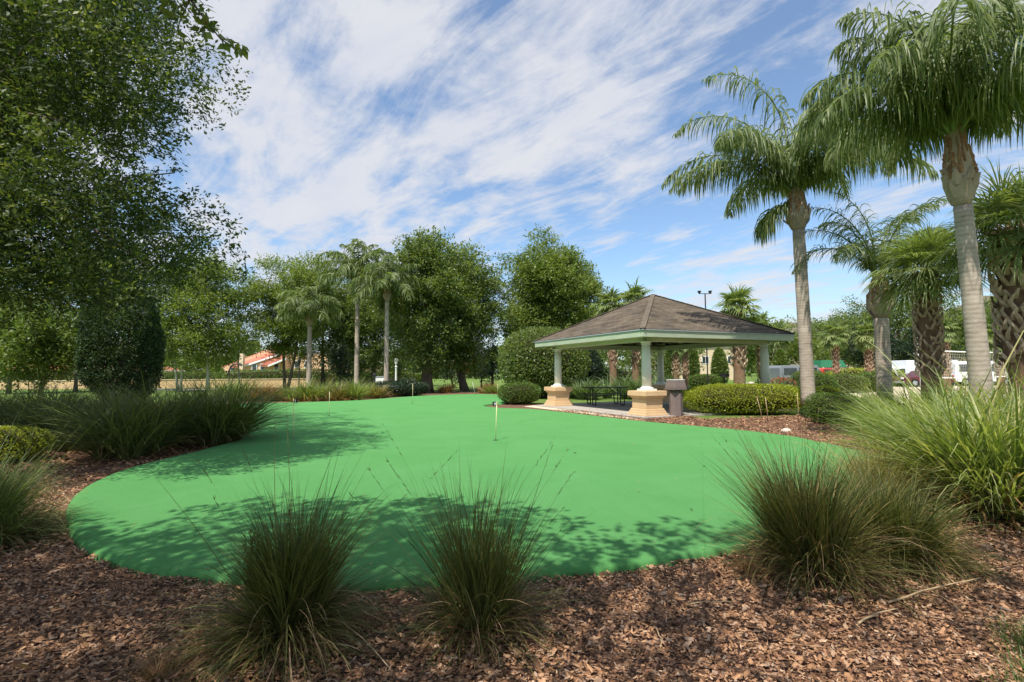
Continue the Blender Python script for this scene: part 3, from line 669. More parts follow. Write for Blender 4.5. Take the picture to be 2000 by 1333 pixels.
def build_turf():
    p = turf_pts; n = len(p); area = 0.5*np.sum(p[:, 0]*np.roll(p[:, 1], -1)-np.roll(p[:, 0], -1)*p[:, 1]); sgn = 1 if area > 0 else -1
    tg = nrm(np.roll(p, -1, 0)-np.roll(p, 1, 0)); no = np.stack([tg[:, 1], -tg[:, 0]], 1)*sgn   # outward
    rings = [(0.14, 0.090), (0.07, 0.086), (0.025, 0.072), (0.004, 0.048), (0.0, -0.02)]
    V = []; F = []
    for off, z in rings:
        q = p-no*off; V += [(a, b, z) for a, b in q]
    bm = bmesh.new(); vs = [bm.verts.new(v) for v in V]
    f = bm.faces.new(vs[:n]); bmesh.ops.triangulate(bm, faces=[f])
    for i in range(len(rings)-1):
        for k in range(n): bm.faces.new((vs[i*n+k], vs[(i+1)*n+k], vs[(i+1)*n+(k+1) % n], vs[i*n+(k+1) % n])).smooth = True
    bmesh.ops.recalc_face_normals(bm, faces=bm.faces)
    me = bpy.data.meshes.new('putting_green'); bm.to_mesh(me); bm.free(); me.materials.append(TURF)
    o = bpy.data.objects.new('putting_green', me); COL.objects.link(o); o['kind'] = 'structure'
build_turf()
# mulch beds
bed = [(-13, -6), (10, -6), P(2150, 1000)[:2], (11.5, 10), (14, 14), (13.5, 19.5), (9.5, 17), (6, 16), (5.5, 20), (0.5, 25.5), P(1010, 772)[:2], P(985, 766)[:2], P(900, 766.5)[:2], P(830, 768)[:2], P(700, 773)[:2], P(560, 778)[:2], P(430, 779)[:2], (-19, 26), (-20, 12), (-14, 3)]
mulch_poly = bed; sheet('mulch_bed', bed, MULCH, 0.004)
# concrete slab of the shelter, aligned with it
GC = np.array([5.85, 21.05]); GU = np.array([-1.35, -3.85])   # centre, centre->near corner
def gpt(s, t):   # s along near corner, t along left corner
    a = GU; b = np.array([-3.85, 1.35]); return GC+a*s+b*t
slabp = [gpt(1.26, 0), gpt(0, 1.26), gpt(-1.26, 0), gpt(0, -1.26)]
g = G(); g.add([(p[0], p[1], -0.02) for p in slabp]+[(p[0], p[1], 0.05) for p in slabp], [(4, 5, 6, 7), (0, 4, 7, 3), (3, 7, 6, 2), (2, 6, 5, 1), (1, 5, 4, 0)])
o = g.build('patio_slab', CONC); o['kind'] = 'structure'
sheet('sand_edge', [gpt(1.42, -.03)[:2], gpt(0.1, 1.36), gpt(-0.1, 1.3), gpt(1.2, .1)], SANDC, 0.008)
sheet('volleyball_sand', [(17, 22), (42, 22), (52, 46), (24, 46)], SANDC, 0.006)
sheet('road', [(8, 47), (90, 44), (130, 60), (6, 60)], ASPH, 0.006)
sheet('footpath', [P(300, 763)[:2], P(640, 761)[:2], P(800, 762.5)[:2], P(800, 760.5)[:2], P(640, 758.8)[:2], P(300, 760)[:2]], CONC, 0.006)
sheet('bright_lawn', [P(1335, 757)[:2], P(1470, 757)[:2], P(1560, 752)[:2], P(1560, 747)[:2], P(1335, 748)[:2]], plain('fresh_lawn', (.12, .24, .035), 0.9, 0.1, 0.2, 3, 0.6, 30), 0.007)

# bark chips (uncountable) on the bed
def chips():
    rg = np.random.RandomState(11); xs = []; ys = []; sc = []
    def area(x0, x1, y0, y1, dens, s):
        n = int((x1-x0)*(y1-y0)*dens); x = rg.uniform(x0, x1, n); y = rg.uniform(y0, y1, n)
        ok = inside(mulch_poly, x, y) & ~inside(turf_pts, x, y) & (np.abs(x) < 1.08*y+0.8); x = x[ok]; y = y[ok]
        xs.append(x); ys.append(y); sc.append(np.full(len(x), s))
    area(-4, 4, 1.2, 2.6, 5200, 0.66); area(-5, 6, 2.6, 4.2, 3400, 0.76); area(-7.5, 9, 4.2, 7, 1300, 0.95); area(-12, 13, 7, 12, 260, 1.4); area(0, 14, 12, 20, 190, 1.6); area(-16, -3, 12, 27, 60, 2.2)
    x = np.concatenate(xs); y = np.concatenate(ys); s = np.concatenate(sc); n = len(x)
    L = s*rg.uniform(0.012, 0.038, n)*np.where(rg.rand(n) < 0.06, 1.7, 1); Wd = L*rg.uniform(0.35, 0.75, n)
    lg = rg.rand(n) < .05; L = np.where(lg, L*2.3, L); Wd = np.where(lg, Wd*.45, Wd)
    a = rg.rand(n)*6.283; tl = rg.normal(size=n)*np.where(lg, .08, .33); tr = rg.normal(size=n)*0.33
    d = nrm(np.stack([np.cos(a), np.sin(a), tl], 1)); q = nrm(np.stack([-np.sin(a), np.cos(a), tr], 1)); up = np.cross(d, q)
    lumps = 0.012*(1+wob(np.stack([x, y, x*0], 1), 3, 4))
    c = np.stack([x, y, 0.012+np.abs(lumps)+rg.rand(n)*0.016], 1)
    L1 = L[:, None]; w1 = Wd[:, None]*0.5; cv = (Wd*rg.uniform(0.05, .45, n))[:, None]; j = lambda m=0.25: 1+m*rg.normal(size=(n, 1))
    V = np.stack([c-d*L1*.5*j()-q*w1*j(.3), c+d*L1*.45*j()-q*w1*j(.3), c+d*L1*.62*j(.15)+up*cv, c+d*L1*.4*j()+q*w1*j(.3), c-d*L1*.5*j()+q*w1*j(.3), c-d*L1*.58*j(.15)+up*cv], 1).reshape(-1, 3)
    V[:, 2] = np.maximum(V[:, 2], 0.006)
    b = (np.arange(n)*6)[:, None]; F = np.concatenate([b+np.array([[0, 1, 2, 5]]), b+np.array([[5, 2, 3, 4]])], 1).reshape(-1, 4)
    rnd = np.repeat(np.clip(rg.beta(1.25, 1.7, n), 0, 1), 2)
    o = mk('mulch_chips', V, F, CHIP, None, rnd); o['kind'] = 'stuff'; o['label'] = 'loose brown bark chips covering the bed round the green'
chips()
# crumbs of bark and leaf blown onto the turf, thicker along its edge
def crumbs():
    rg = np.random.RandomState(14); n = 9000; x = rg.uniform(-9, 9, n); y = rg.uniform(3.2, 17, n); ok = inside(turf_pts, x, y); x = x[ok]; y = y[ok]
    dd = np.min(np.hypot(x[:, None]-turf_pts[None, ::2, 0], y[:, None]-turf_pts[None, ::2, 1]), 1); ok = rg.rand(len(x)) < np.exp(-dd/.22)*.75+.035; x = x[ok]; y = y[ok]; dd = dd[ok]
    V, F = leaf_quads(np.stack([x, y, np.full(len(x), .096)], 1), .024, rg, 3.0, .5); z0 = np.repeat(np.where(dd < .14, .082, .094), 4); V[:, 2] = np.clip(V[:, 2], z0, z0+.012)
    o = mk('bark_crumbs', V, F, CHIP, None, .4+.6*rg.rand(len(x))); o['kind'] = 'stuff'; o['label'] = 'crumbs of bark and leaf scattered on the turf'
crumbs()
def litter():
    rg = np.random.RandomState(15); n = 2600; x = rg.uniform(-7, 8, n); y = 1.3+rg.rand(n)**1.2*8; ok = inside(mulch_poly, x, y) & ~inside(turf_pts, x, y) & (wob(np.stack([x, y, x*0], 1), 9, 1.6) > -.15); x = x[ok]; y = y[ok]
    V, F = leaf_quads(np.stack([x, y, .045+.02*rg.rand(len(x))], 1), .052, rg, 1.3, .42); V[:, 2] = np.maximum(V[:, 2], .03)
    o = mk('leaf_litter', V, F, GR_DRY, None, .15+.8*rg.rand(len(x))); o['kind'] = 'stuff'; o['label'] = 'dead oak leaves lying among the bark chips'
litter()
# pale straw litter
def straw():
    rg = np.random.RandomState(12); n = 950; x = rg.uniform(-6, 8, n); y = 1.3+rg.rand(n)**1.3*8
    ok = inside(mulch_poly, x, y) & ~inside(turf_pts, x, y); x = x[ok]; y = y[ok]; n = len(x); g = []
    a = rg.rand(n)*6.28; L = rg.uniform(0.03, 0.20, n)*np.where(rg.rand(n) < .05, 1.8, 1); V = []; 
    t = np.linspace(0, 1, 4); bend = rg.normal(size=n)*0.5
    aa = a[:, None]+bend[:, None]*t[None]; X = x[:, None]+np.cumsum(np.cos(aa)*L[:, None]/3, 1); Y = y[:, None]+np.cumsum(np.sin(aa)*L[:, None]/3, 1); Z = 0.035+0.03*rg.rand(n)[:, None]*np.ones(4)
    w = 0.0014; A = np.stack([X-np.sin(aa)*w, Y+np.cos(aa)*w, Z], 2); B = np.stack([X+np.sin(aa)*w, Y-np.cos(aa)*w, Z+.001], 2)
    V = np.stack([A, B], 2).reshape(-1, 3); b = (np.arange(n)*8)[:, None]; k = (np.arange(3)*2)[None]
    F = np.stack([b+k, b+k+1, b+k+3, b+k+2], 2).reshape(-1, 4)
    o = mk('straw_litter', V, F, GR_DRY, None, np.repeat(0.3+0.7*rg.rand(n), 3)); o['kind'] = 'stuff'; o['label'] = 'scattered dry grass straw on the bark chips'
straw()
# sticks and stones that can be singled out
def stick(pa, pb, r, label, z=0.05, bend=0.02):
    a = np.array(P(*pa)); b = np.array(P(*pb)); a[2] = z; b[2] = z+0.012; n = 7; ts = np.linspace(0, 1, n); rr = np.random.RandomState(int(pa[0]))
    pts = [a+(b-a)*t+np.array([0, 0, bend*math.sin(t*3.1)])+rr.normal(size=3)*np.array([1, 1, .2])*0.008 for t in ts]
    g = G(); g.tube(pts, [r*(1-.5*t) for t in ts], 6); o = g.build('stick', STRAW, smooth=True); tag(o, label, 'stick', 'dead sticks and stalks on the mulch')
stick((1742, 1194), (1918, 1148), .007, 'long thin pale stick lying on mulch below the right-hand grass tussocks')
stick((1682, 1236), (1755, 1210), .007, 'short pale stick left of the long stick on the mulch')
stick((608, 1196), (760, 1333), .005, 'thin tan stalk lying diagonally right of the leafy dark tussock', .06)
stick((585, 1278), (700, 1293), .005, 'pale stalk lying nearly flat below the leafy dark tussock', .05)
stick((1340, 1198), (1434, 1199), .004, 'thin straight straw-coloured stalk alone on the middle mulch', .05)
stick((1282, 1242), (1292, 1282), .004, 'tiny pale forked twig in the middle of the mulch', .05)
def stone(px, py, r, label, mat=STONE, z=0.0, cat='stone', name='stone', group=None):
    c = P(px, py); rr = np.random.RandomState(int(px)); bm = bmesh.new(); bmesh.ops.create_icosphere(bm, subdivisions=3, radius=1)
    pv = np.array([v.co for v in bm.verts]); k = 1+wob(pv*1.3, int(px), 1.6)*0.22
    for v, s in zip(bm.verts, k): v.co = Vector((v.co.x*s*r*1.2, v.co.y*s*r, max(v.co.z*s*r*0.72, -0.3*r)+r*0.3))
    me = bpy.data.meshes.new(name); bm.to_mesh(me); bm.free(); me.materials.append(mat); me.polygons.foreach_set('use_smooth', np.ones(len(me.polygons), bool))
    o = bpy.data.objects.new(name, me); COL.objects.link(o); o.location = (c[0], c[1], z); tag(o, label, cat, group)
stone(1535, 845, .10, 'small rounded pale stone on the mulch near the right hedge')
stone(1453, 752, .35, 'pale boulder left of two at the foot of the boot-covered palm', group='boulders behind the hedge')
stone(1468, 752, .30, 'smaller pale boulder right of two by the boot-covered palm', group='boulders behind the hedge')
for i, (px, py) in enumerate([(1373, 912), (1248, 960), (1240, 868), (1349, 996), (1555, 866), (1102, 845), (1120, 886)]):
    c = P(px, py, 0.094); V, F = leaf_quads(np.array([c]), 0.055, np.random.RandomState(i), 3.0, 0.5); V[:, 2] = 0.095+0.008*np.arange(4)
    o = mk('fallen_leaf', V, F, STRAW); tag(o, 'tiny dry tan leaf lying loose on the bright green turf', 'leaf', 'dry leaves on the putting green')

# lawn tuft, bottom right corner
def lawn_tufts():
    rg = np.random.RandomState(8); parts = []
    for k in range(130):
        x = 1.9+rg.rand()*1.1; y = 1.35+rg.rand()*1.75
        if x < y*0.90+0.03+0.12*rg.rand(): continue
        V, F, m, s = blades(90, (x, y, 0.0), .10, .10, .03, .7, .6, .004, 3, rg); parts.append((V, F, np.repeat(rg.rand(m)*.7, s)))
    o = mk('lawn_grass', *merge(parts)[:2], BRIGHT, None, merge(parts)[2]); o['kind'] = 'stuff'; o['label'] = 'green lawn grass creeping over the mulch'
lawn_tufts()

# ================================================================== SHELTER
RIDGE = plain('ridge_shingle', (.15, .125, .095), 0.95, 0.1, 0.3, 6, 0.4, 40)
def gazebo():
    ct = (GC[0], GC[1], 0); rt = root('picnic_shelter', ct, 'open picnic shelter with brown hipped shingle roof and green fascia beside the green', 'shelter')
    EZ, TZ, AZ = 2.60, 2.86, 4.66
    cor = [gpt(1.25, 0), gpt(0, 1.25), gpt(-1.25, 0), gpt(0, -1.25)]
    # roof
    me = bpy.data.meshes.new('roof'); bm = bmesh.new(); uvl = bm.loops.layers.uv.new('UVMap')
    ov = [GC+(c-GC)*1.012 for c in cor]; ap = (0, 0, AZ)
    lo = [(c[0]-GC[0], c[1]-GC[1], TZ) for c in ov]
    for i in range(4):
        a = Vector(lo[i]); b = Vector(lo[(i+1) % 4]); p = Vector(ap); e = (b-a).normalized(); n = e.cross(p-a).normalized(); u = n.cross(e)
        # subdivide for a slightly uneven deck
        N_ = 14; grid = {}
        for r in range(N_+1):
            for q in range(N_+1-r):
                w2 = r/N_; w1 = q/N_; w0 = 1-w1-w2; co = a*w0+b*w1+p*w2
                grid[(q, r)] = bm.verts.new(co+n*(0.012*math.sin(co.x*2.3+i)*math.sin(co.y*1.9+2)*(1 if 0 < q and 0 < r and q+r < N_ else 0)))
        def face(vs):
            f = bm.faces.new(vs)
            for l in f.loops: l[uvl].uv = ((l.vert.co-a).dot(e), (l.vert.co-a).dot(u))
        for r in range(N_):
            for q in range(N_-r):
                face((grid[(q, r)], grid[(q+1, r)], grid[(q, r+1)]))
                if q+r < N_-1: face((grid[(q+1, r)], grid[(q+1, r+1)], grid[(q, r+1)]))
    bm.normal_update()
    for f in bm.faces:
        if f.normal.z < 0: f.normal_flip()
    bm.to_mesh(me); bm.free(); me.materials.append(SHING); rf = bpy.data.objects.new('roof', me); COL.objects.link(rf); rf.parent = rt
    for i in range(4):
        g = G(); a = np.array([lo[i][0]+GC[0], lo[i][1]+GC[1], TZ]); p = np.array([GC[0], GC[1], AZ]); m = 30
        for k in range(m):
            q0 = a+(p-a)*(k/m); q1 = a+(p-a)*((k+1.15)/m if k < m-1 else 1.0); g.beam(q0+np.array([0, 0, .018+.004*(k % 2)]), q1+np.array([0, 0, .012]), .18, .02)
        g.build('ridge_cap', RIDGE, rf)
    # fascia, drip edge, soffit
    for i in range(4):
        a = cor[i]; b = cor[(i+1) % 4]; g = G(); g.beam((a[0], a[1], (EZ+TZ)/2-0.006), (b[0], b[1], (EZ+TZ)/2-0.006), .045, TZ-EZ-.02); g.build('fascia', FASC, rt)
        a2 = GC+(cor[i]-GC)*1.008; b2 = GC+(cor[(i+1) % 4]-GC)*1.008; g = G(); g.beam((a2[0], a2[1], TZ-.032), (b2[0], b2[1], TZ-.032), .05, .035); g.build('drip_edge', BLACK if False else GREYM, rt)
    ins = [GC+(c-GC)*0.80 for c in cor]; o_ = [GC+(c-GC)*0.985 for c in cor]
    g = G()
    for i in range(4):
        j = (i+1) % 4; g.add([(o_[i][0], o_[i][1], 2.632), (o_[j][0], o_[j][1], 2.632), (ins[j][0], ins[j][1], 2.632), (ins[i][0], ins[i][1], 2.632), (o_[i][0], o_[i][1], 2.65), (o_[j][0], o_[j][1], 2.65), (ins[j][0], ins[j][1], 2.65), (ins[i][0], ins[i][1], 2.65)], [(3, 2, 1, 0), (4, 5, 6, 7), (0, 1, 5, 4), (2, 3, 7, 6)])
    g.build('soffit', SOFF, rt)
    c4 = [gpt(1, 0), gpt(0, 1), gpt(-1, 0), gpt(0, -1)]
    for i in range(4):
        a = c4[i]; b = c4[(i+1) % 4]; g = G(); g.beam((a[0], a[1], 2.60), (b[0], b[1], 2.60), .22, .20); g.build('beam', SOFF, rt, .008)
    # rafters under the deck
    for i in range(4):
        a = cor[i]; b = cor[(i+1) % 4]; mid = (a+b)/2; inn = nrm((GC-mid)[None])[0]; half = np.linalg.norm(GC-mid)
        for k in range(1, 12):
            p = a+(b-a)*k/12; d_ = half*(1-abs(k/6-1))*0.95; q = p+inn*d_
            s = (AZ-TZ)/half; g = G(); g.beam((p[0]+inn[0]*.06, p[1]+inn[1]*.06, TZ-.10+.06*s), (q[0], q[1], TZ-.10+s*d_), .05, .12); g.build('rafter', SOFF, rt)
    th = math.atan2(5.2, -2.5)
    for i in range(4):
        x, y = c4[i]; rz = th
        ped = G()
        for (s, z0, z1) in [(.94, .05, .13), (.87, .132, .20), (.80, .202, .27)]:
            ped.box((x, y, (z0+z1)/2), (s, s, z1-z0), rz, .97)
        ped.box((x, y, .44), (.70, .70, .336), rz); ped.box((x, y, .648), (.76, .76, .076), rz, 1.08); ped.box((x, y, .77), (.92, .92, .164), rz, .985)
        pd = ped.build('pedestal', TAN, rt, .012)
        c = G(); c.box((x, y, .885), (.46, .46, .062), rz); c.lathe((x, y, .916), [(.215, 0), (.225, .02), (.215, .04), (.18, .055), (.17, .075)], 28); c.build('column_base', WHITE, rt, .004)
        c = G(); c.lathe((x, y, .99), [(.160, 0), (.158, .5), (.150, 1.0), (.138, 1.40)], 32); c.build('column', COLP, rt, smooth=True)
        c = G(); c.lathe((x, y, 2.39), [(.142, 0), (.158, .012), (.158, .028), (.142, .04), (.145, .05), (.185, .08), (.185, .095)], 28); c.box((x, y, 2.4925), (.40, .40, .014), rz); c.build('capital', COLP, rt)
gazebo()

def picnic_table(c, rz, label):
    rt = root('picnic_table', (c[0], c[1], 0.05), label, 'picnic table', 'black metal picnic tables under the shelter')
    M = Matrix.Rotation(rz, 3, 'Z')
    def w(p): v = M @ Vector(p); return (v.x+c[0], v.y+c[1], v.z+0.05)
    for nm, y0, z, wd in (('tabletop', 0, .76, .78), ('bench_seat', -.78, .45, .28), ('bench_seat', .78, .45, .28)):
        g = G()
        n = max(3, int(wd/.09))
        for k in range(n): g.box(w((0, y0-wd/2+wd*(k+.5)/n, z)), (1.9, wd/n*.78, .03), rz)
        g.box(w((-.95, y0, z)), (.04, wd, .045), rz); g.box(w((.95, y0, z)), (.04, wd, .045), rz)
        g.build(nm, BLACK, rt)
    for sx in (-.62, .62):
        g = G()
        for s in (-1, 1):
            g.tube([w((sx, s*.18, .74)), w((sx, s*.20, .05)), w((sx, s*.24, .02)), w((sx, s*.66, .02)), w((sx, s*.72, .05)), w((sx, s*.78, .43))], .024, 8)
        g.beam(w((sx, -.78, .41)), w((sx, .78, .41)), .03, .03); g.beam(w((sx, -.36, .73)), w((sx, .36, .73)), .03, .03)
        g.build('leg_frame', BLACK, rt)
        g = G(); g.beam(w((sx, 0, .42)), w((sx*.25, 0, .73)), .025, .025); g.build('brace', BLACK, rt)
ta = math.atan2(2.5, 5.2)
picnic_table(D(1182, 770, 22.6), ta-0.35, 'black metal picnic table with attached benches between the two shelter columns')
picnic_table((7.6, 21.6), ta+1.3, 'black picnic table standing behind the litter bin under the shelter')
def bin_():
    c = P(1317, 815); c = (c[0]+.1, c[1]+.1, 0); rt = root('litter_bin', c, 'octagonal pebble-faced litter bin with square hood beside the front column', 'litter bin')
    g = G(); g.lathe((c[0], c[1], .0), [(.22, 0), (.22, .78), (.20, .80)], 8, rz=.39); g.build('body', AGG, rt)
    g = G(); g.lathe((c[0], c[1], .82), [(.21, 0), (.21, .05)], 8, rz=.39); g.build('inner_rim', BLACK, rt)
    g = G(); g.box((c[0], c[1], .905), (.53, .53, .05), .35); g.box((c[0], c[1], 1.07), (.50, .50, .27), .35, .84); g.build('hood', AGG, rt, .02)
    g = G(); g.box((c[0], c[1], 1.212), (.43, .43, .018), .35); g.build('lid_rim', WHITE, rt)
bin_()
def grill():
    c = P(1416, 758); rt = root('park_grill', (c[0], c[1], 0), 'small black pedestal barbecue grill on the lawn behind the long hedge', 'grill')
    s = 1.25; g = G(); g.tube([(c[0], c[1], 0), (c[0], c[1], .75*s)], .045, 10); g.build('post', BLACK, rt)
    g = G(); g.box((c[0], c[1], .78*s), (.5*s, .4*s, .03)); g.box((c[0]-.24*s, c[1], .88*s), (.02, .4*s, .22*s)); g.box((c[0]+.24*s, c[1], .88*s), (.02, .4*s, .22*s)); g.box((c[0], c[1]+.19*s, .88*s), (.5*s, .02, .22*s)); g.build('firebox', BLACK, rt)
    g = G()
    for k in range(9): g.beam((c[0]-.23*s+.0575*s*k, c[1]-.2*s, .97*s), (c[0]-.23*s+.0575*s*k, c[1]+.2*s, .97*s), .012, .012)
    g.build('grate', BLACK, rt)
grill()

# ================================================================== PUTTING FLAGS
GLY = {'4': [((.75, 0), (.75, 1)), ((.75, 1), (.05, .35)), ((.05, .35), (1, .35))], '3': [((.1, 1), (.9, 1)), ((.9, 1), (.45, .55)), ((.45, .55), (.9, .4)), ((.9, .4), (.85, .08)), ((.85, .08), (.1, .02))],
       '1': [((.5, 0), (.5, 1)), ((.5, 1), (.22, .78)), ((.25, 0), (.78, 0))]}
def flag(px, py, h, digit, label, side=-1, lean=.012, plate=True, mat=RODY):
    c = P(px, py, .093); rt = root('putting_flag', c, label, 'flag', 'numbered rods in the putting green cups')
    g = G(); g.tube([(c[0], c[1], c[2]-.03), (c[0]+lean*.5, c[1], c[2]+h*.5), (c[0]+lean, c[1], c[2]+h)], .0085, 8); g.build('rod', mat, rt, smooth=True)
    g = G(); g.lathe((c[0], c[1], c[2]), [(.056, .0), (.056, .003), (.05, .004)], 20); g.build('cup', BLACK, rt)
    if plate:
        w, hh = .105, .085; cx = c[0]+lean+side*w*.38; cz = c[2]+h-.045
        g = G(); g.box((cx, c[1], cz), (w, .012, hh)); pl = g.build('number_plate', BLACK, rt, .003)
        g = G(); gw, gh = .034, .056
        for a, b in GLY[digit]:
            g.beam((cx-gw/2+gw*a[0], c[1]-.008, cz-gh/2+gh*a[1]), (cx-gw/2+gw*b[0], c[1]-.008, cz-gh/2+gh*b[1]), .003, .0105)
        g.build('number', SIGNW, pl)
flag(968, 860, .80, '4', 'yellow rod with black number 4 plate in the middle of the green', -1, .03)
flag(574, 856, .86, '1', 'thin rod with black number 1 plate on the left side of the green', 1, -.02)
flag(806, 788, .92, '3', 'bare thin rod far back on the green before the dark junipers', 1, .0, False)
flag(643, 812, .80, '3', 'faint bare rod at the far left of the green', 1, .0, False)
flag(928, 771.5, .78, '3', 'bent pale rod at the far edge of the green near the oak trunk', 1, -.16, False, WHITE)
flag(972, 772, .70, '3', 'short rod at the far right corner of the green by the clipped bush', 1, .0, False)
def cane(pa, pb, Y, label, r=.007, mat=None):
    a = np.array(D(*pa, Y)); b = np.array(D(*pb, Y)); a[2] = 0; rt = None
    g = G(); g.tube([a, (a+b)/2+np.array([.01, 0, 0]), b], r, 6); o = g.build('cane', mat or STRAW, smooth=True); tag(o, label, 'cane', 'thin pale canes stuck in the right bed')
cane((1490, 828), (1478, 775), 15.3, 'leaning pale cane in front of the long hedge', .010)
cane((1500, 826), (1495, 777), 15.3, 'upright pale cane just right of the leaning cane', .010)
cane((1560, 830), (1557, 768), 14.6, 'pale cane left of the smooth-trunked palm foot', .010)
cane((1595, 832), (1600, 792), 14.2, 'short tan cane right of the smooth-trunked palm foot', .009)

# ================================================================== HEDGES AND SHRUBS OF THE RIGHT BED
shrub('hedge', (7.98, 17.85), (2.05, 1.0), 1.04, 'long clipped yellow-green hedge between the bin and the tall palm', 'hedge', None, HEDGE, 34000, .045, 3.6, 21, rz=-.06, lump=.08, bare=.45)
shrub('clipped_shrub', P(1015, 790), (.98, .8), 1.02, 'low clipped green shrub left of the shelter on the mulch tip', 'shrub', None, BOXW, 11000, .055, 2.6, 22)
shrub('clipped_shrub', P(1626, 828), (.62, .55), .86, 'boxy clipped shrub right of the tall palm foot', 'shrub', None, BOXW, 9000, .04, 3.4, 23)
shrub('clipped_shrub', (10.7, 17.6), (.55, .5), .95, 'smaller round shrub behind the boxy shrub by the palm', 'shrub', None, HEDGE, 5000, .045, 2.6, 24)
shrub('round_bush', D(1062, 700, 30), (2.6, 2.2), 4.15, 'big rounded dark glossy bush behind the left shelter column', 'bush', None, OAKF, 26000, .13, 2.2, 25, lump=.09)
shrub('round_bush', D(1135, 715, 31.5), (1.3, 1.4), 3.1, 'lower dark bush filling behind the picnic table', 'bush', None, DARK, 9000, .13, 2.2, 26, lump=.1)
for (px, Y, ytop, w, lab) in [(1405, 47, 681, 17, 'bright green cone-shaped shrub left of the thick boot-covered palm'), (1352, 49, 672, 14, 'bright cone shrub behind the thin orange palm trunks'), (1308, 50, 676, 14, 'green cone shrub seen between the shelter columns'), (1524, 46, 684, 14, 'cone shrub just right of the right shelter column')]:
    z = D(px, ytop, Y)[2]; c = D(px, 700, Y); r_ = w*Y/1000
    shrub('cone_shrub', c, (r_, r_), z, lab, 'shrub', 'cone-shaped shrubs along the car park', BRIGHT, 6500, .16, 2.2, int(px), cone=.35, lump=.08)
shrub('low_hedge', D(1376, 740, 46), (1.5, .9), 1.15, 'low rounded hedge piece in front of the cone shrubs', 'hedge', None, BOXW, 4500, .11, 2.8, 31)
shrub('low_hedge', D(1215, 730, 47), (3.6, .8), 1.7, 'flat-topped hedge behind the paired palms beyond the shelter', 'hedge', None, BOXW, 7000, .13, 3.5, 32)
shrub('low_hedge', D(1690, 728, 46), (3.4, .9), 1.6, 'flat pale green hedge beyond the slim palms at right', 'hedge', None, HEDGE, 6000, .12, 3.8, 33)
shrub('low_hedge', D(1868, 728, 50), (2.2, .9), 1.45, 'bright cut hedge below the net by the yellow building', 'hedge', None, BRIGHT, 5000, .12, 3.8, 34)
shrub('rust_bush', D(1528, 745, 34), (.8, .7), 1.0, 'rust-coloured bush right of the right shelter column', 'bush', None, RUSTL, 2600, .10, 2.2, 35)
for i, (px, Y, w, h, lf, lab) in enumerate([(1600, 30, .9, 1.3, BOXW, 'mid green shrub right behind the tall palm foot'), (1650, 33, 1.5, 1.25, OAKF, 'wide low shrub before the slim orange-trunked palm'), (1705, 34, 1.2, 1.35, BOXW, 'rounded shrub before the slim bright-headed palm'), (1580, 40, 1.4, 1.5, BRIGHT, 'bright shrub in front of the grey van')]):
    shrub('parkside_shrub', D(px, 740, Y), (w, .8), h, lab, 'shrub', 'low shrubs screening the car park', lf, 5000, .09, 2.2, 680+i, lump=.12)
# strappy lilies round the shelter
for i, (px, Y, h, lab) in enumerate([(1135, 28, 1.15, 'strappy lily clump left of the picnic table'), (1155, 27.5, 1.05, 'strappy lily clump right behind the picnic table left end'), (1182, 29, 1.1, 'strappy lily clump behind the picnic table middle'), (1225, 28, 1.35, 'tall strappy lily clump behind the front column'), (1246, 27.5, 1.25, 'strappy lily clump just left of the front column'), (1276, 27.5, 1.35, 'strappy lily clump between front and back columns'), (1302, 30, 1.1, 'strappy lily clump right of the back column'),
        (1498, 23, 1.2, 'strappy lily clump left of the right column base'), (1530, 22, 1.1, 'strappy lily clump between the right column and tall palm'), (1550, 20.5, 1.15, 'dark strappy lily clump behind the tall palm foot'), (1110, 29, .9, 'low lily clump beside the left column pedestal')]):
    c = D(px, 740, Y); clump('lily_clump', (c[0], c[1]), h, .28, 230, lab, AGAV, lean=.75, droop=1.1, w=.045, seg=5, seed=300+i, group='strappy lilies round the shelter', thatch=0, rr=(.05, .95))

# ================================================================== GRASS CLUMPS
# right: broad light blades
for i, (px, py, h, n, lab) in enumerate([
        (1940, 1003, 1.32, 1500, 'largest light green grass clump spilling over the mulch at far right'),
        (1835, 945, 1.15, 1100, 'light green clump just behind the tan-topped tussock'),
        (2040, 960, 1.35, 1000, 'light green clump cut off by the right frame edge'),
        (1800, 885, 1.0, 900, 'light green clump nearest the right tip of the green'),
        (1880, 885, 1.2, 900, 'light green clump in front of the thick smooth palm'),
        (1722, 850, .85, 700, 'small light clump right of the boxy shrub'),
        (1985, 880, 1.2, 800, 'light green clump below the boot-covered palm at right edge'),
        (1790, 845, 1.0, 700, 'light green clump before the bulbous short palm'),
        (1660, 822, .8, 500, 'thin green clump behind the boxy shrub'),
        (1870, 838, 1.05, 600, 'farther light clump left of the thick smooth palm'),
        (1960, 835, 1.05, 600, 'farther light clump right of the thick smooth palm'),
        (1735, 818, .95, 500, 'farthest light clump at the foot of the bulbous palm')]):
    c = P(px, py); clump('broad_grass_clump', c, h, .34, n, lab, GR_LIGHT, lean=.8, droop=1.2, skirt=.25, w=.023, seg=5, seed=400+i, group='light broad-bladed grasses on the right', thatch=.22, rr=(.1, .95), stalks=4, stalk_h=h*1.2)
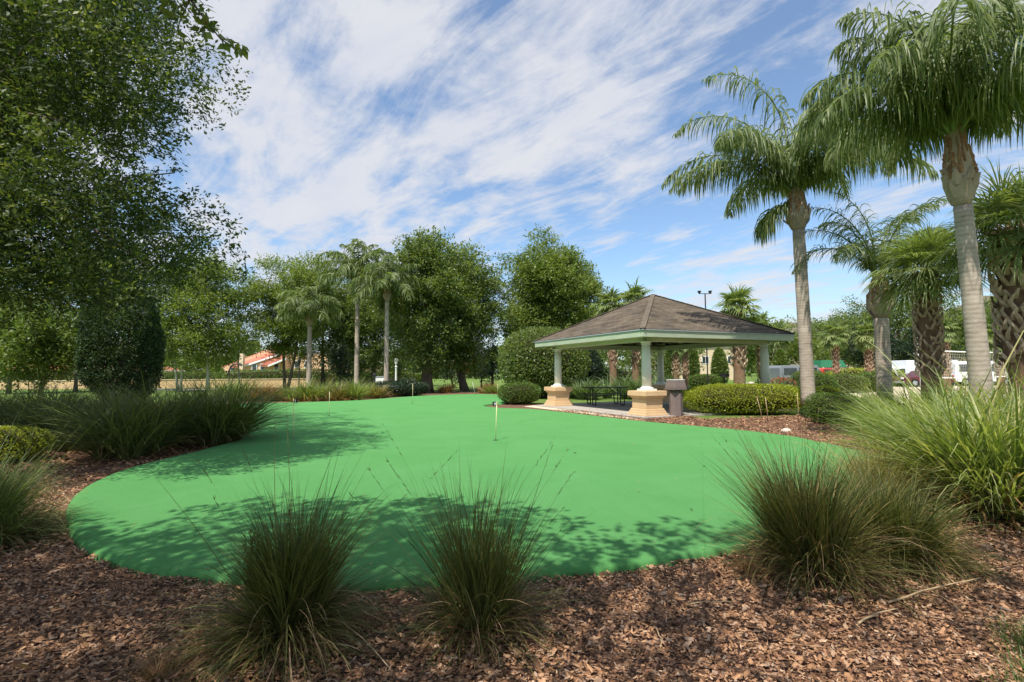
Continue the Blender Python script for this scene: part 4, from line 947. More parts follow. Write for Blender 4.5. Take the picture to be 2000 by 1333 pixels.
# foreground tussocks
clump('tussock', P(560, 1250), 0.60, .13, 2000, 'dark green fountain tussock with leafy weed sprigs at front left of centre', GR_FORE, skirt=.6, lean=.32, droop=.8, w=.0062, seg=6, seed=41, tufts=9, stalks=20, stalk_h=1.15, thatch=.35, group='foreground tussocks')
clump('tussock', P(935, 1222), 0.60, .15, 1000, 'narrow upright tussock in front centre with dry stems at its foot', GR_FORE, skirt=.5, lean=.34, droop=.5, w=.0055, seg=6, tufts=6, seed=42, stalks=30, stalk_h=1.02, thatch=.45, group='foreground tussocks')
clump('tussock', P(1592, 1118), 0.70, .17, 2000, 'spiky dark tussock overlapping the right edge of the green', GR_FORE, skirt=.6, rr=(0, .92), lean=.38, droop=.65, w=.007, seg=6, tufts=8, seed=43, stalks=40, stalk_h=1.05, thatch=.35, group='foreground tussocks')
clump('tussock', P(1752, 1095), 0.61, .18, 1800, 'brown-topped tussock right of the spiky dark one', GR_FORE, skirt=.8, lean=.4, droop=.95, w=.007, seg=6, tufts=9, seed=44, stalks=10, stalk_h=1.0, thatch=.35, group='foreground tussocks', rr=(.05, .8))
clump('tussock', (P(1725, 985)[0], P(1725, 985)[1]), 0.66, .22, 1300, 'straw-coloured tussock behind the two dark right tussocks', GR_TAN, lean=.95, droop=1.0, w=.006, seg=5, seed=45, thatch=.2, group='foreground tussocks', rr=(.2, 1))
clump('tussock', P(-50, 1065), 0.66, .28, 2600, 'soft dark green tussock at the left frame edge leaning over the mulch', GR_DARK, skirt=.7, lean=.5, droop=1.0, w=.0075, seg=6, tufts=9, seed=46, stalks=26, stalk_h=1.35, thatch=.35, group='foreground tussocks')
for i, (px, py, h, n, lab) in enumerate([(330, 1318, .16, 320, 'small dry brown tuft on the mulch at the bottom left'), (430, 1265, .18, 420, 'low dry tuft hugging the left foot of the leafy dark tussock'), (1030, 1190, .17, 260, 'low dry tuft right of the narrow centre tussock'), (700, 1240, .14, 220, 'thin dry tuft right of the leafy dark tussock'), (1480, 1125, .2, 300, 'dry brown tuft at the left foot of the spiky tussock'), (1850, 1100, .18, 260, 'dry tuft at the right foot of the brown-topped tussock')]):
    clump('dry_tuft', P(px, py), h, .13, n, lab, GR_DRY, lean=1.5, droop=1.6, w=.0032, seg=4, seed=470+i, group='dry tufts on the mulch', thatch=0, rr=(0, .8))
def sprig(c, h, lab, seed):
    rg = np.random.RandomState(seed); rt = root('weed_sprig', (c[0], c[1], 0), lab, 'weed', 'leafy weeds growing through the tussock')
    g = G(); pts = []; 
    for k in range(7):
        a = rg.rand()*6.28; tip = np.array([c[0]+math.cos(a)*.05*rg.rand()+.01*k, c[1]+.04*math.sin(a), h*(.72+.28*rg.rand())]); b = np.array([c[0], c[1], 0.0]); q = [b+(tip-b)*t+np.array([.02*math.sin(3*t+k), 0, 0]) for t in np.linspace(0, 1, 7)]
        g.tube(q, [.0035*(1-.6*t) for t in np.linspace(0, 1, 7)], 5)
        for t in np.linspace(.4, 1, 34): pts.append(b+(tip-b)*t+np.array([.02*math.sin(3*t+k), 0, 0]))
    g.build('stem', PETI, rt); pts = np.repeat(np.array(pts), 2, 0); V, F = leaf_quads(pts, .022, rg, .5, .5); mk('leaves', V, F, OAKF, rt, .2+.6*rg.rand(len(pts)))
c = P(560, 1242); sprig((c[0]-.01, c[1]+.02), .78, 'tall leafy weed sprig rising from the top of the dark tussock', 1)
c = P(480, 1250); sprig((c[0], c[1]), .70, 'shorter leafy weed sprig on the left side of the dark tussock', 2)
c = P(880, 1200); sprig((c[0], c[1]-.1), .22, 'small green weed at the foot of the narrow centre tussock', 3)
# left: big dark fountain grasses
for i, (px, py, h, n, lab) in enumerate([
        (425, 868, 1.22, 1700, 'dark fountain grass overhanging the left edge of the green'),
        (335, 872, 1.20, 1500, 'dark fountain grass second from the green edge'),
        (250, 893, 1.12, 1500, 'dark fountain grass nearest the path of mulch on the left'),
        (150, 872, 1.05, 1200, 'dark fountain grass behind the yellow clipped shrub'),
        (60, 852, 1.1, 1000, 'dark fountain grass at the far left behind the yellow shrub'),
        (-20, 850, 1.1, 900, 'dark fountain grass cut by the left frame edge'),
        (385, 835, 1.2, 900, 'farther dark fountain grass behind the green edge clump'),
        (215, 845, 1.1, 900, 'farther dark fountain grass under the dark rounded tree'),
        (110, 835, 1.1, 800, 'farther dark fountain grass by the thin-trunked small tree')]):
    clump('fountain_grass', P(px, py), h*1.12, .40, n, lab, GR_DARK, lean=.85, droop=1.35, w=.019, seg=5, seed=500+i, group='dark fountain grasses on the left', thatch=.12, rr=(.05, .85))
shrub('golden_shrub', P(-8, 905), (.75, .55), .62, 'low clipped shrub with bright yellow-green top at the left edge', 'shrub', None, HEDGE, 9000, .03, 3.0, 61)
# far row beyond the green
far = [(437, 783, 1.3, 'green'), (468, 784, 1.05, 'green'), (497, 784, .95, 'dry'), (521, 784, .85, 'dry'), (546, 784, .8, 'dry'), (570, 785, .95, 'green'), (596, 785, 1.15, 'green'), (622, 784, 1.0, 'green'), (650, 784, .95, 'tan'), (682, 784, 1.25, 'green'), (706, 779, .95, 'green'), (732, 779, .9, 'tan'), (868, 768.5, .7, 'dry'), (950, 768.5, .8, 'dry'), (962, 769.5, .7, 'green')]
lbl = ['first green clump of the far row beside the big dark fountain grass', 'second green clump of the far row', 'brownish clump left of the dry clumps in the far row', 'dry clump third from the dark fountain grass', 'dry golden clump before the forked tree', 'mixed green clump below the forked tree trunk', 'green clump below the black lamp post', 'green clump at the foot of the short palm', 'tan clump between two green clumps of the far row', 'tallest green clump of the far row below the two tall palms', 'green clump left of the junipers', 'tan clump touching the dark junipers', 'small dry clump under the big oak', 'dry clump near the bent pale rod', 'small green clump by the clipped shrub at the far corner']
for i, (px, py, h, kind) in enumerate(far):
    m = {'green': GR_LIGHT, 'dry': GR_DRY, 'tan': GR_TAN}[kind]
    c = P(px, py); clump('border_grass_clump', (c[0], c[1]+.4), h, .4, 420, lbl[i], m, lean=.95, droop=1.1, w=.035, seg=4, seed=600+i, group='grass clumps along the far edge of the green', thatch=.3, rr=(0, .75))
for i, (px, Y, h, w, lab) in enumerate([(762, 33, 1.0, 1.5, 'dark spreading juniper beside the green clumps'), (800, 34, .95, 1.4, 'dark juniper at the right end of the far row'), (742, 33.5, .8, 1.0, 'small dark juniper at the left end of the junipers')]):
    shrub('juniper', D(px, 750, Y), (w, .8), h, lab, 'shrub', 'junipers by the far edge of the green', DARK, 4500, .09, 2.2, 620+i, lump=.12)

# ================================================================== TREES
def sunhole(B, g=(P(-8, 905)[0]+.2, P(-8, 905)[1]), rad=1.25):
    B = np.array(B); gx = B[:, 0]+TR[0]*(B[:, 2]-.6)*.577; gy = B[:, 1]+TR[1]*(B[:, 2]-.6)*.577
    return B[np.hypot(gx-g[0], gy-g[1]) > rad]
# ---- the big evergreen oak hanging in from the left
def left_oak():
    rg = np.random.RandomState(77); tx, ty = -11.8, 8.6
    rt = root('oak_tree', (tx, ty, 0), 'large overhanging evergreen oak filling the upper left of the view', 'tree')
    edge_y = [-260, 0, 60, 120, 175, 215, 250, 300, 350, 400, 440, 475, 510, 560, 600]; edge_x = [360, 350, 365, 380, 385, 360, 335, 290, 275, 335, 375, 395, 405, 350, 290]
    B = []
    for py in range(-130, 615, 42):
        ex = np.interp(py, edge_y, edge_x)
        for px in range(-420, int(ex), 58):
            for dd in (6.9, 8.2, 9.8, 11.6):
                x = px+rg.normal()*20; y_ = py+rg.normal()*18; Y = dd+rg.normal()*.6
                if x > ex-30: x = ex-34
                if rg.rand() < (0.17 if x < ex-150 else (0.38 if py < 360 else 0.2)): continue
                r_ = rg.uniform(.40, .70)*(0.55 if x > ex-110 else 1)
                x += rg.normal()*16 if x > ex-110 else 0; y_ += (x-ex+110)*.15 if x > ex-110 else 0
                bot = 598 if x < 320 else 545
                if y_ > bot-10: continue
                q = D(x, y_, Y); B.append((q[0], q[1], q[2], r_))
    for (a, b, n_) in [((280, 90), (474, 186), 9), ((320, 150), (436, 215), 6), ((270, 170), (430, 262), 8), ((250, 230), (345, 350), 6), ((290, 380), (484, 474), 9), ((300, 440), (470, 505), 8), ((320, 510), (478, 548), 7), ((300, 10), (446, 132), 8), ((230, 500), (400, 585), 7), ((300, -40), (420, 60), 6)]:
        dY = rg.uniform(7.6, 9.6)
        for i in range(n_):
            t = (i+.5)/n_; q = D(a[0]+(b[0]-a[0])*t+rg.normal()*7, a[1]+(b[1]-a[1])*t**1.25+rg.normal()*6, dY); B.append((q[0], q[1], q[2], .34*(1-.62*t)))
    for _ in range(34): q = D(rg.uniform(110, 330), rg.uniform(520, 600), rg.uniform(11.5, 13)); B.append((q[0], q[1], q[2], rg.uniform(.35, .6)))
    B = np.array(B); cs, ds = blob_clusters(sunhole(B), 9.8, rg)
    V, F, rnd = cluster_leaves(cs, ds+np.array([.35, .1, -.12]), 12, .14, .072, rg, .5, .42)
    g = G(); tg = B[rg.permutation(len(B))[:70]]; 
    ts = np.linspace(0, 1, 9); top = np.array([tx+.8, ty+.3, 7.5]); base = np.array([tx, ty, -.05])
    g.tube([base+(top-base)*t for t in ts], [.42*(1-.5*t)*(1.4 if t == 0 else 1) for t in ts], 14)
    for k, q in enumerate(tg):
        t0 = rg.uniform(.3, 1); a = base+(top-base)*t0; q = q[:3]; mid = a*.45+q*.55+np.array([0, 0, .5]); us = np.linspace(0, 1, 9)
        pts = [a*(1-u)**2+2*mid*u*(1-u)+q*u*u+rg.normal(size=3)*.03 for u in us]; g.tube(pts, [(.085 if k < 16 else .04)*(1-.9*u)+.006 for u in us], 7)
    g.build('trunk', BARK, rt, smooth=True)
    mk('crown', V, F, OAK, rt, rnd)
    # outer shade-giving part of the same crown, out over the bed
    B2 = []
    for k in range(120):
        x = rg.uniform(-17, -8.0); y = rg.uniform(3, 16); z = rg.uniform(3.8, 8.5)
        if x/y > -1.02 and z > 2: continue
        B2.append((x, y, z, rg.uniform(.6, 1.1)))
    B2 = sunhole(B2); cs, ds = blob_clusters(B2, 4.0, rg); V, F, rnd = cluster_leaves(cs, ds, 10, .25, .14, rg, .5, .5); mk('outer_crown', V, F, OAK, rt, rnd)
    # one nearer bough with bigger looking leaves against the sky
    return rt
left_oak()
# ---- the tree the photographer stands under (throws the near shade)
def near_tree():
    rg = np.random.RandomState(78); tx, ty = -2.6, -3.4
    rt = root('shade_tree', (tx, ty, 0), 'tree with broad leaves whose single bough dips into the top left sky', 'tree')
    B = []
    # crown modelled as boughs; the gaps between them make the sun flecks
    for (x, y, z, r_) in SHADE: B.append((x, y, z, r_))
    B = sunhole(B); cs, ds = blob_clusters(B, 8.0, rg); V, F, rnd = cluster_leaves(cs, ds, 14, .17, .085, rg, .9, .6)
    mk('crown', V, F, OAK, rt, rnd)
    g = G(); base = np.array([tx, ty, -.05]); top = np.array([tx+.2, ty+.4, 7.0]); ts = np.linspace(0, 1, 9)
    g.tube([base+(top-base)*t for t in ts], [.26*(1-.55*t)*(1.35 if t == 0 else 1) for t in ts], 14)
    for k, q in enumerate(B[:120:3]):
        t0 = rg.uniform(.35, .95); a = base+(top-base)*t0; q = q[:3]; mid = a*.5+q*.5+np.array([0, 0, .5]); us = np.linspace(0, 1, 8)
        g.tube([a*(1-u)**2+2*mid*u*(1-u)+q*u*u for u in us], [.03*(1-.88*u)+.004 for u in us], 6)
    g.build('trunk', BARK, rt, smooth=True)
    # the dipping bough
    path = [D(150, -420, 2.2), D(290, -160, 2.5), D(372, 0, 2.8), D(405, 45, 2.85), D(432, 78, 2.9), D(466, 97, 2.95)]
    a = np.array([tx+.15, ty+.3, 5.4]); pts = [a, (a+np.array(path[0]))/2+np.array([0, 0, .5])]+[np.array(p) for p in path]
    b = G(); b.tube(pts, [.05, .04, .02, .010, .006, .005, .004, .0025], 7)
    br = b.build('bough', BARK, rt, smooth=True); LV = []; RV = []
    sub = []
    for (s, e) in [((372, 0), (330, 40)), ((350, -40), (310, 30)), ((372, 0), (345, 62)), ((330, -80), (290, 20)), ((360, -20), (400, 12)), ((340, -60), (415, -8)), ((310, -120), (260, -10)), ((405, 45), (395, 60)), ((340, -60), (330, 20)), ((432, 78), (470, 90))]:
        p0 = np.array(D(s[0], s[1], 2.75)); p1 = np.array(D(e[0], e[1], 2.75+rg.normal()*.08)); sub.append((p0, p1))
    for p0, p1 in sub: tb = G(); tb.tube([p0, (p0+p1)/2+np.array([0, 0, .02]), p1], [.004, .003, .002], 5); tb.build('twig', BARK, br)
    cen = []
    for p0, p1 in sub+[(np.array(path[i]), np.array(path[i+1])) for i in range(1, 5)]:
        for t in np.linspace(.15, 1, 10): cen.append(p0+(p1-p0)*t+rg.normal(size=3)*.012)
    cen = np.array(cen); V, F = leaf_quads(cen, .062, rg, .5, .52); mk('leaves', V, F, OAKF, br, .1+.6*rg.rand(len(cen)))
def shade_list():
    rg = np.random.RandomState(79); out = []
    k = 0.577
    def at(gx, gy, z, r): out.append((gx-TR[0]*z*k, gy-TR[1]*z*k, z, r))
    # solid shade on the left foreground
    for _ in range(120):
        gx = rg.uniform(-8.5, -0.2); gy = rg.uniform(0.6, 5.3); z = rg.uniform(4.4, 7.5)
        if gy > 5.25-0.22*max(0, gx+2.0): continue
        at(gx, gy, z, rg.uniform(.42, .72))
    # broken shade to the centre and right, with flecks of sun between
    for (gx, gy, r) in [(.2, 4.9, .5), (.9, 5.0, .45), (-.6, 5.3, .5), (-1.6, 5.6, .5), (-2.8, 5.5, .5), (-3.8, 5.6, .55), (-5, 5.3, .5), (1.0, 4.3, .4), (1.5, 4.6, .34), (2.1, 4.4, .34), (2.55, 4.75, .22), (1.9, 3.9, .32), (1.3, 3.3, .24), (2.2, 3.2, .28), (3.0, 3.6, .40), (3.6, 3.9, .42), (4.4, 4.4, .4),
                        (2.9, 2.6, .34), (.2, 3.4, .26), (1.05, 1.7, .2), (2.3, 1.75, .22), (.0, 1.9, .34), (3.1, 1.8, .3), (4.4, 3.3, .3), (.5, 3.8, .3), (-.3, 2.5, .34), (4.0, 2.4, .3)]:
        at(gx+rg.normal()*.05, gy+rg.normal()*.05, rg.uniform(4.0, 6.0), r)
    for _ in range(190):
        gx = rg.uniform(0.1, 6.0); gy = rg.uniform(0.8, 4.0 if gx < 2.6 else 5.0)
        if wob(np.array([[gx*.9, gy*.9, 0.0]]), 5, 2.4)[0] > 0.06: at(gx, gy, rg.uniform(3.8, 5.6), rg.uniform(.16, .34))
    return [b for b in out if b[2]-1.5-b[3]*1.3 > 0.80*(b[1]+b[3]+.3) or b[1] < .6]
SHADE = shade_list()
near_tree()

# ---- left middle distance
tree('small_tree', (D(75, 700, 22)[0], 22), 4.7, 1.0, 2.15, 'small bright-leaved tree with thin brown trunk at the far left', leaf=BRIGHT, size=.13, dens=9, per=11, nb=70, r0=.11, seed=101, stems=1)
tree('small_tree', (D(-70, 700, 23)[0], 23), 5.6, 1.2, 2.4, 'bright-leaved tree cut off by the left frame edge', leaf=LIGHT, size=.14, dens=8, per=11, nb=60, r0=.11, seed=102)
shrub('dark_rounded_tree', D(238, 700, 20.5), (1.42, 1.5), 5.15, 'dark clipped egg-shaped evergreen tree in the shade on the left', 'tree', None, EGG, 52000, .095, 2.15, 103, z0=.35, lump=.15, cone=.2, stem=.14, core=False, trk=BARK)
for i, (px, Y, yt, yb, wpx, leaf, sd, lab, bark, kw) in enumerate([
        (352, 46, 515, 738, 66, LIGHT, 111, 'pale-trunked airy tree left of a pair beyond the wall', BARKL, dict(dens=3.2, nb=46, r0=.16, stems=2)),
        (408, 47, 505, 735, 96, LIGHT, 112, 'straight pale-trunked airy tree right of a pair near the house', BARKL, dict(dens=3.0, nb=60, r0=.17)),
        (470, 52, 590, 705, 42, LIGHT, 113, 'low airy tree in front of the red-roofed house gable', BARKL, dict(dens=2.4, nb=24, r0=.1)),
        (560, 50, 466, 708, 84, LIGHT, 114, 'light green forked tree between the house and the short palm', BARK, dict(dens=4.2, nb=64, r0=.2, stems=2)),
        (632, 56, 530, 735, 66, OLIVE, 115, 'mid green tree behind the short palm', BARK, dict(dens=3.4, nb=56, r0=.2)),
        (728, 56, 535, 735, 92, OAKF, 116, 'dark tree behind the two tall left palms', BARK, dict(dens=3.2, nb=70, r0=.25)),
        (834, 39, 458, 735, 92, OAKF, 117, 'big evergreen oak with a stout dark trunk at the far edge of the green', BARK, dict(dens=4.2, nb=96, r0=.42)),
        (908, 42, 474, 740, 80, OAKF, 118, 'evergreen oak joined to the right side of the stout oak', BARK, dict(dens=4.2, nb=84, r0=.3)),
        (903, 41, 655, 735, 34, LIGHT, 119, 'small pale green tree hanging below the right oak', BARK, dict(dens=3.0, nb=20, r0=.08)),
        (838, 38, 660, 735, 28, OAKF, 120, 'small leafy tree touching the stout oak trunk', BARK, dict(dens=3.0, nb=18, r0=.07)),
        (1078, 44, 472, 715, 104, OLIVE, 121, 'rounded olive-green tree behind the left end of the shelter', BARK, dict(dens=4.2, nb=96, r0=.3)),
        (1010, 50, 560, 720, 42, OLIVE, 122, 'dark olive tree between the oak and the rounded olive tree', BARK, dict(dens=2.8, nb=28, r0=.2)),
        (1150, 56, 600, 715, 70, OAKF, 123, 'dark tree mass low behind the shelter roof', BARK, dict(dens=2.0, nb=34, r0=.2)),
        (663, 40, 668, 752, 26, DARK, 124, 'very dark cone-shaped evergreen left of the tall left palm', BARK, dict(dens=4.5, nb=34, r0=.12, shape='cone')),
        (962, 46, 640, 752, 20, DARK, 125, 'dark slim evergreen left of the big rounded bush', BARK, dict(dens=4.0, nb=26, r0=.12, shape='cone')),
        (780, 56, 690, 752, 28, BRIGHT, 126, 'bright small tree behind the white ornate post', BARK, dict(dens=2.6, nb=20, r0=.08)),
        (940, 52, 680, 758, 26, DARK, 128, 'dark broad evergreen between the right oak and the slim evergreen', BARK, dict(dens=4.0, nb=26, r0=.1)),
        (700, 60, 660, 745, 60, OLIVE, 129, 'low olive tree mass between the dark cone tree and the tall palms', BARK, dict(dens=2.6, nb=30, r0=.1)),
        (885, 50, 690, 756, 22, DARK, 127, 'dark evergreen right of the stout oak trunk', BARK, dict(dens=4.0, nb=22, r0=.1))]):
    zt = D(px, yt, Y)[2]; zb = max(.3, D(px, yb, Y)[2]); c = D(px, 700, Y)
    tree('tree' if leaf is not OAKF or px not in (832, 912) else 'oak_tree', (c[0], c[1]), zt, zb, wpx*Y/1000, lab, leaf=leaf, bark=bark, size=.20 if Y > 38 else .16, per=11, seed=sd, **kw)
for i, (px, Y, yt, yb, wpx, leaf, sd, lab) in enumerate([(250, 50, 600, 740, 70, LIGHT, 161, 'light green tree showing beyond the dark egg-shaped tree'), (20, 44, 560, 735, 90, LIGHT, 162, 'pale yellow-green tree at the far left behind the small bright tree'), (150, 48, 590, 740, 60, OLIVE, 163, 'olive tree between the small bright tree and the dark egg-shaped one')]):
    zt = D(px, yt, Y)[2]; zb = max(.3, D(px, yb, Y)[2]); c = D(px, 700, Y)
    tree('tree', (c[0], c[1]), zt, zb, wpx*Y/1000, lab, leaf=leaf, size=.2, per=10, nb=40, dens=3, r0=.16, seed=sd)
# right background trees
for i, (px, Y, yt, yb, wpx, leaf, sd, lab, nm) in enumerate([
        (1545, 60, 622, 735, 62, LIGHT, 131, 'light green tree showing between the shelter roof and the tall palm', 'tree'), (1625, 66, 618, 728, 60, OAKF, 132, 'mid green tree behind the slim orange-trunked palm', 'tree'), (1672, 72, 590, 730, 54, OAKF, 133, 'grey-green tree left of the bulbous palm', 'tree'),
        (1755, 70, 576, 730, 60, OAKF, 134, 'grey-green tree right of the bulbous palm', 'tree'), (1850, 66, 572, 725, 70, OAKF, 135, 'mid green tree behind the boot-covered middle palm', 'tree'), (1935, 68, 582, 722, 60, OAKF, 136, 'mid green tree right of the thick smooth palm', 'tree'), (2030, 60, 560, 735, 70, OAKF, 137, 'tree behind the boot-covered palm at the right edge', 'tree'),
        (1705, 60, 640, 735, 44, DARK, 138, 'dark low tree behind the slim green-headed palm', 'tree'), (1800, 60, 640, 735, 46, DARK, 139, 'dark low tree left of the boot-covered middle palm', 'tree'), (1480, 62, 640, 735, 50, OAKF, 140, 'dark tree seen under the right half of the shelter roof', 'tree'), (1265, 60, 655, 735, 60, OAKF, 141, 'dark tree seen under the middle of the shelter roof', 'tree'), (1335, 64, 650, 735, 40, OAKF, 142, 'tree behind the cone shrubs under the shelter roof', 'tree'), (2090, 16, 300, 560, 90, OAKF, 143, 'dark tree just entering at the right frame edge', 'tree')]):
    zt = D(px, yt, Y)[2]; zb = max(.3, D(px, yb, Y)[2]); c = D(px, 700, Y)
    tree(nm, (c[0], c[1]), zt, zb, wpx*Y/1000, lab, leaf=leaf, size=.26 if Y > 30 else .1, per=10, nb=46, dens=2.0 if Y > 30 else 6, r0=.2, seed=sd)
# far belt of woodland closing the horizon
def belt():
    rg = np.random.RandomState(55); cs = []
    for k in range(620):
        x = rg.uniform(-190, 190); y = rg.uniform(125, 150)
        if -62 < x < -38: continue
        h = 6.5+2.5*math.sin(x*.07)+1.5*math.sin(x*.19+1); 
        cs.append((x, y, rg.uniform(.5, h), rg.uniform(1.5, 2.8)))
    B = np.array(cs); c, d = blob_clusters(B, .42, rg); V, F, r_ = cluster_leaves(c, d, 9, .8, .75, rg, .6, .6)
    o = mk('far_woodland', V, F, OAKF, None, r_); o['kind'] = 'stuff'; o['label'] = 'far belt of woodland closing the horizon'
belt()
# hedges beyond the left wall
for i, (px, w, Y, yt, lf, lab) in enumerate([(545, 9.0, 71, 723, BRIGHT, 'long bright hedge in front of the red-roofed house'), (745, 6.0, 74, 727, LIGHT, 'pale hedge behind the two tall left palms'), (360, 6.0, 73, 728, BRIGHT, 'hedge continuing left beyond the pale-trunked trees'), (120, 12.0, 70, 722, LIGHT, 'hedge at the far left behind the small bright tree')]):
    c = D(px, 730, Y); shrub('hedge', c, (w, .9), D(px, yt, Y)[2], lab, 'hedge', 'hedges beyond the low wall', lf, 9000, .2, 4, 640+i, lump=.06)
tree('red_flowering_tree', (D(903, 700, 52)[0], 52), 3.6, 1.5, 1.4, 'small tree with red flowers behind the oak trunks', leaf=REDFL, size=.18, dens=4, per=8, nb=14, r0=.08, seed=150)

# ---- palms
queen_palm(P(1581, 817)[:2], 7.55-.15, .205, .175, 1.0, 'tall smooth-trunked palm standing right of the shelter', 'feathery palms on the right', 201, 11, 4.0, (-.12, 0), elr=(.08, .9), droop=(1.8, 2.4), explicit=[(182, 4, 5.6, 2.05), (178, 20, 5.2, 2.2), (170, 38, 4.9, 2.0), (186, 48, 4.6, 1.8), (5, 30, 4.7, 2.1), (-8, 46, 4.6, 1.8), (-60, 30, 4.2, 2.2), (-100, 36, 4.0, 2.1), (205, 30, 4.4, 2.1), (60, 30, 4.2, 2), (175, 112, 1.5, .9)], boot_z=5.95, boot_r=.36, nl=112, lw=.040, ll=1.05, hang=3.4)
queen_palm((D(1922, 800, 9.3)[0], 9.3), 6.05, .175, .140, 1.0, 'thickest smooth-trunked palm nearest the camera at right', 'feathery palms on the right', 205, 16, 3.1, (-.22, 0), elr=(.06, .85), droop=(1.8, 2.5), explicit=[(180, 16, 3.3, 2.2), (200, 10, 3.5, 2.0), (-100, 25, 3.2, 2.2), (-20, 25, 3.3, 2.2), (215, 28, 3.2, 2.2), (165, 32, 3.2, 2.2), (5, 34, 3.2, 2.1), (188, 38, 3.1, 2.1)], boot_z=4.5, boot_r=.25, nl=120, lw=.030, ll=.95, hang=3.4)
queen_palm((D(1730, 800, 16)[0], 16), 4.55, .215, .20, 1.0, 'short feathery palm with a swollen shaggy neck', 'feathery palms on the right', 203, 6, 2.9, (0, 0), elr=(.1, .9), explicit=[(180, 34, 3.3, 2.3), (175, 12, 3.5, 1.7), (165, 2, 3.3, 1.3), (0, 14, 3.6, 1.6), (15, 26, 3.4, 1.9), (-10, 40, 3.2, 1.9), (-90, 20, 3, 1.8), (195, 22, 3.1, 1.9)], boot_z=3.1, boot_r=.36, nl=80, lw=.026, ll=.66, hang=1.6)
fan_palm((D(1822, 800, 13.4)[0], 13.4), 4.05, .27, 'middle boot-covered fan palm between two smooth trunks', 'fan palms on the right', 211, 34, .95, .75, 50, boots=(.32, 1), r1=.26, lw=.028, bootn=120, down=1.85)
fan_palm((D(2003, 800, 11.2)[0], 11.2), 4.55, .30, 'boot-covered fan palm cut by the right frame edge', 'fan palms on the right', 212, 36, 1.05, .8, 52, boots=(.34, 1), r1=.36, lw=.028, bootn=140, down=1.9)
for i, (px, Y, ytop, rpx, tr_, lab) in enumerate([(1197, 35, 598, 44, .30, 'fan palm left of the pair behind the shelter roof'), (1241, 36, 590, 48, .30, 'fan palm right of the pair behind the shelter roof'), (1443, 33, 603, 56, .42, 'thick boot-covered fan palm behind the right half of the shelter'), (1488, 35, 640, 40, .32, 'fan palm partly hidden by the right shelter column'),
        (1632, 42, 655, 34, .26, 'slim orange-trunked fan palm right of the tall smooth palm'), (1697, 42, 655, 34, .30, 'slim fan palm with bright green head near the pale hedge'), (1320, 40, 672, 22, .28, 'fan palm with smooth orange trunk under the shelter roof'), (1338, 42, 668, 22, .26, 'fan palm with spiky old leaf stubs under the shelter roof'), (1952, 30, 665, 36, .24, 'small fan palm between the thick smooth palm and the edge palm'), (1846, 32, 645, 30, .26, 'small fan palm behind the middle boot-covered palm'), (1520, 50, 655, 32, .3, 'distant fan palm just right of the shelter eave')]):
    c = D(px, 700, Y); zt = D(px, ytop, Y)[2]; R_ = rpx*Y/1000
    fan_palm((c[0], c[1]), zt, tr_, lab, 'distant fan palms', 220+i, 26, R_*.62, R_*.5, 22, boots=(.3, 1), r1=tr_, lw=.10, bootn=64)
for i, (px, Y, ztp, yc, FLp, lab, ex) in enumerate([(697, 37, 0, 545, 92, 'taller of the two tall left palms with a grey trunk', [(180, 25, 4.6, 2.3), (170, 60, 3.6, 1.6)]), (755, 35.5, 0, 570, 86, 'second tall left palm beside the stout oak', [(165, 14, 5.4, 1.9), (180, 40, 4.2, 2.2)]), (604, 36, 0, 618, 72, 'shorter palm with orange leaf bases left of the dark cone tree', [(150, 25, 4.0, 2.0)])]):
    c = D(px, 700, Y); zt = D(px, yc-14, Y)[2]; zbt = D(px, yc+18, Y)[2]
    queen_palm((c[0], c[1]), zt, .18, .14, 1.0, lab, 'feathery palms beyond the green', 230+i, 22, FLp*Y/1000, (0, 0), elr=(.05, 1.4), droop=(1.6, 2.4), explicit=ex, boot_z=zbt, boot_r=.26, nl=46, lw=.10, ll=.95, seg=3)

# ================================================================== LEFT BACKGROUND STRUCTURES
def wall():
    a = D(-700, 740, 60); b = D(655, 740, 58); rt = root('low_wall', (a[0], a[1], 0), 'long low tan garden wall with pale coping beyond the left lawn', 'wall')
    zt = .92
    g = G(); g.beam((a[0], a[1], zt/2), (b[0], b[1], zt/2), .2, zt); g.build('wall_face', TAN, rt)
    g = G(); g.beam((a[0], a[1], zt+.04), (b[0], b[1], zt+.04), .32, .08); g.build('coping', CREAM, rt)
    for t in (.35, .55, .75, .995):
        x = a[0]+(b[0]-a[0])*t; y = a[1]+(b[1]-a[1])*t; g = G(); g.box((x, y-.02, .62), (.6, .5, 1.24)); g.build('pier', TAN, rt); g = G(); g.box((x, y-.02, 1.28), (.75, .65, .08)); g.build('pier_cap', CREAM, rt)
    a = D(665, 740, 62); b = D(810, 740, 62); rt = root('low_wall', (a[0], a[1], 0), 'low cream wall running behind the two tall left palms', 'wall')
    g = G(); g.beam((a[0], a[1], .42), (b[0], b[1], .42), .2, .84); g.build('wall_face', CREAM, rt); g = G(); g.beam((a[0], a[1], .88), (b[0], b[1], .88), .32, .08); g.build('coping', WHITE, rt)
    a = D(985, 745, 48); b = D(880, 745, 48)
wall()
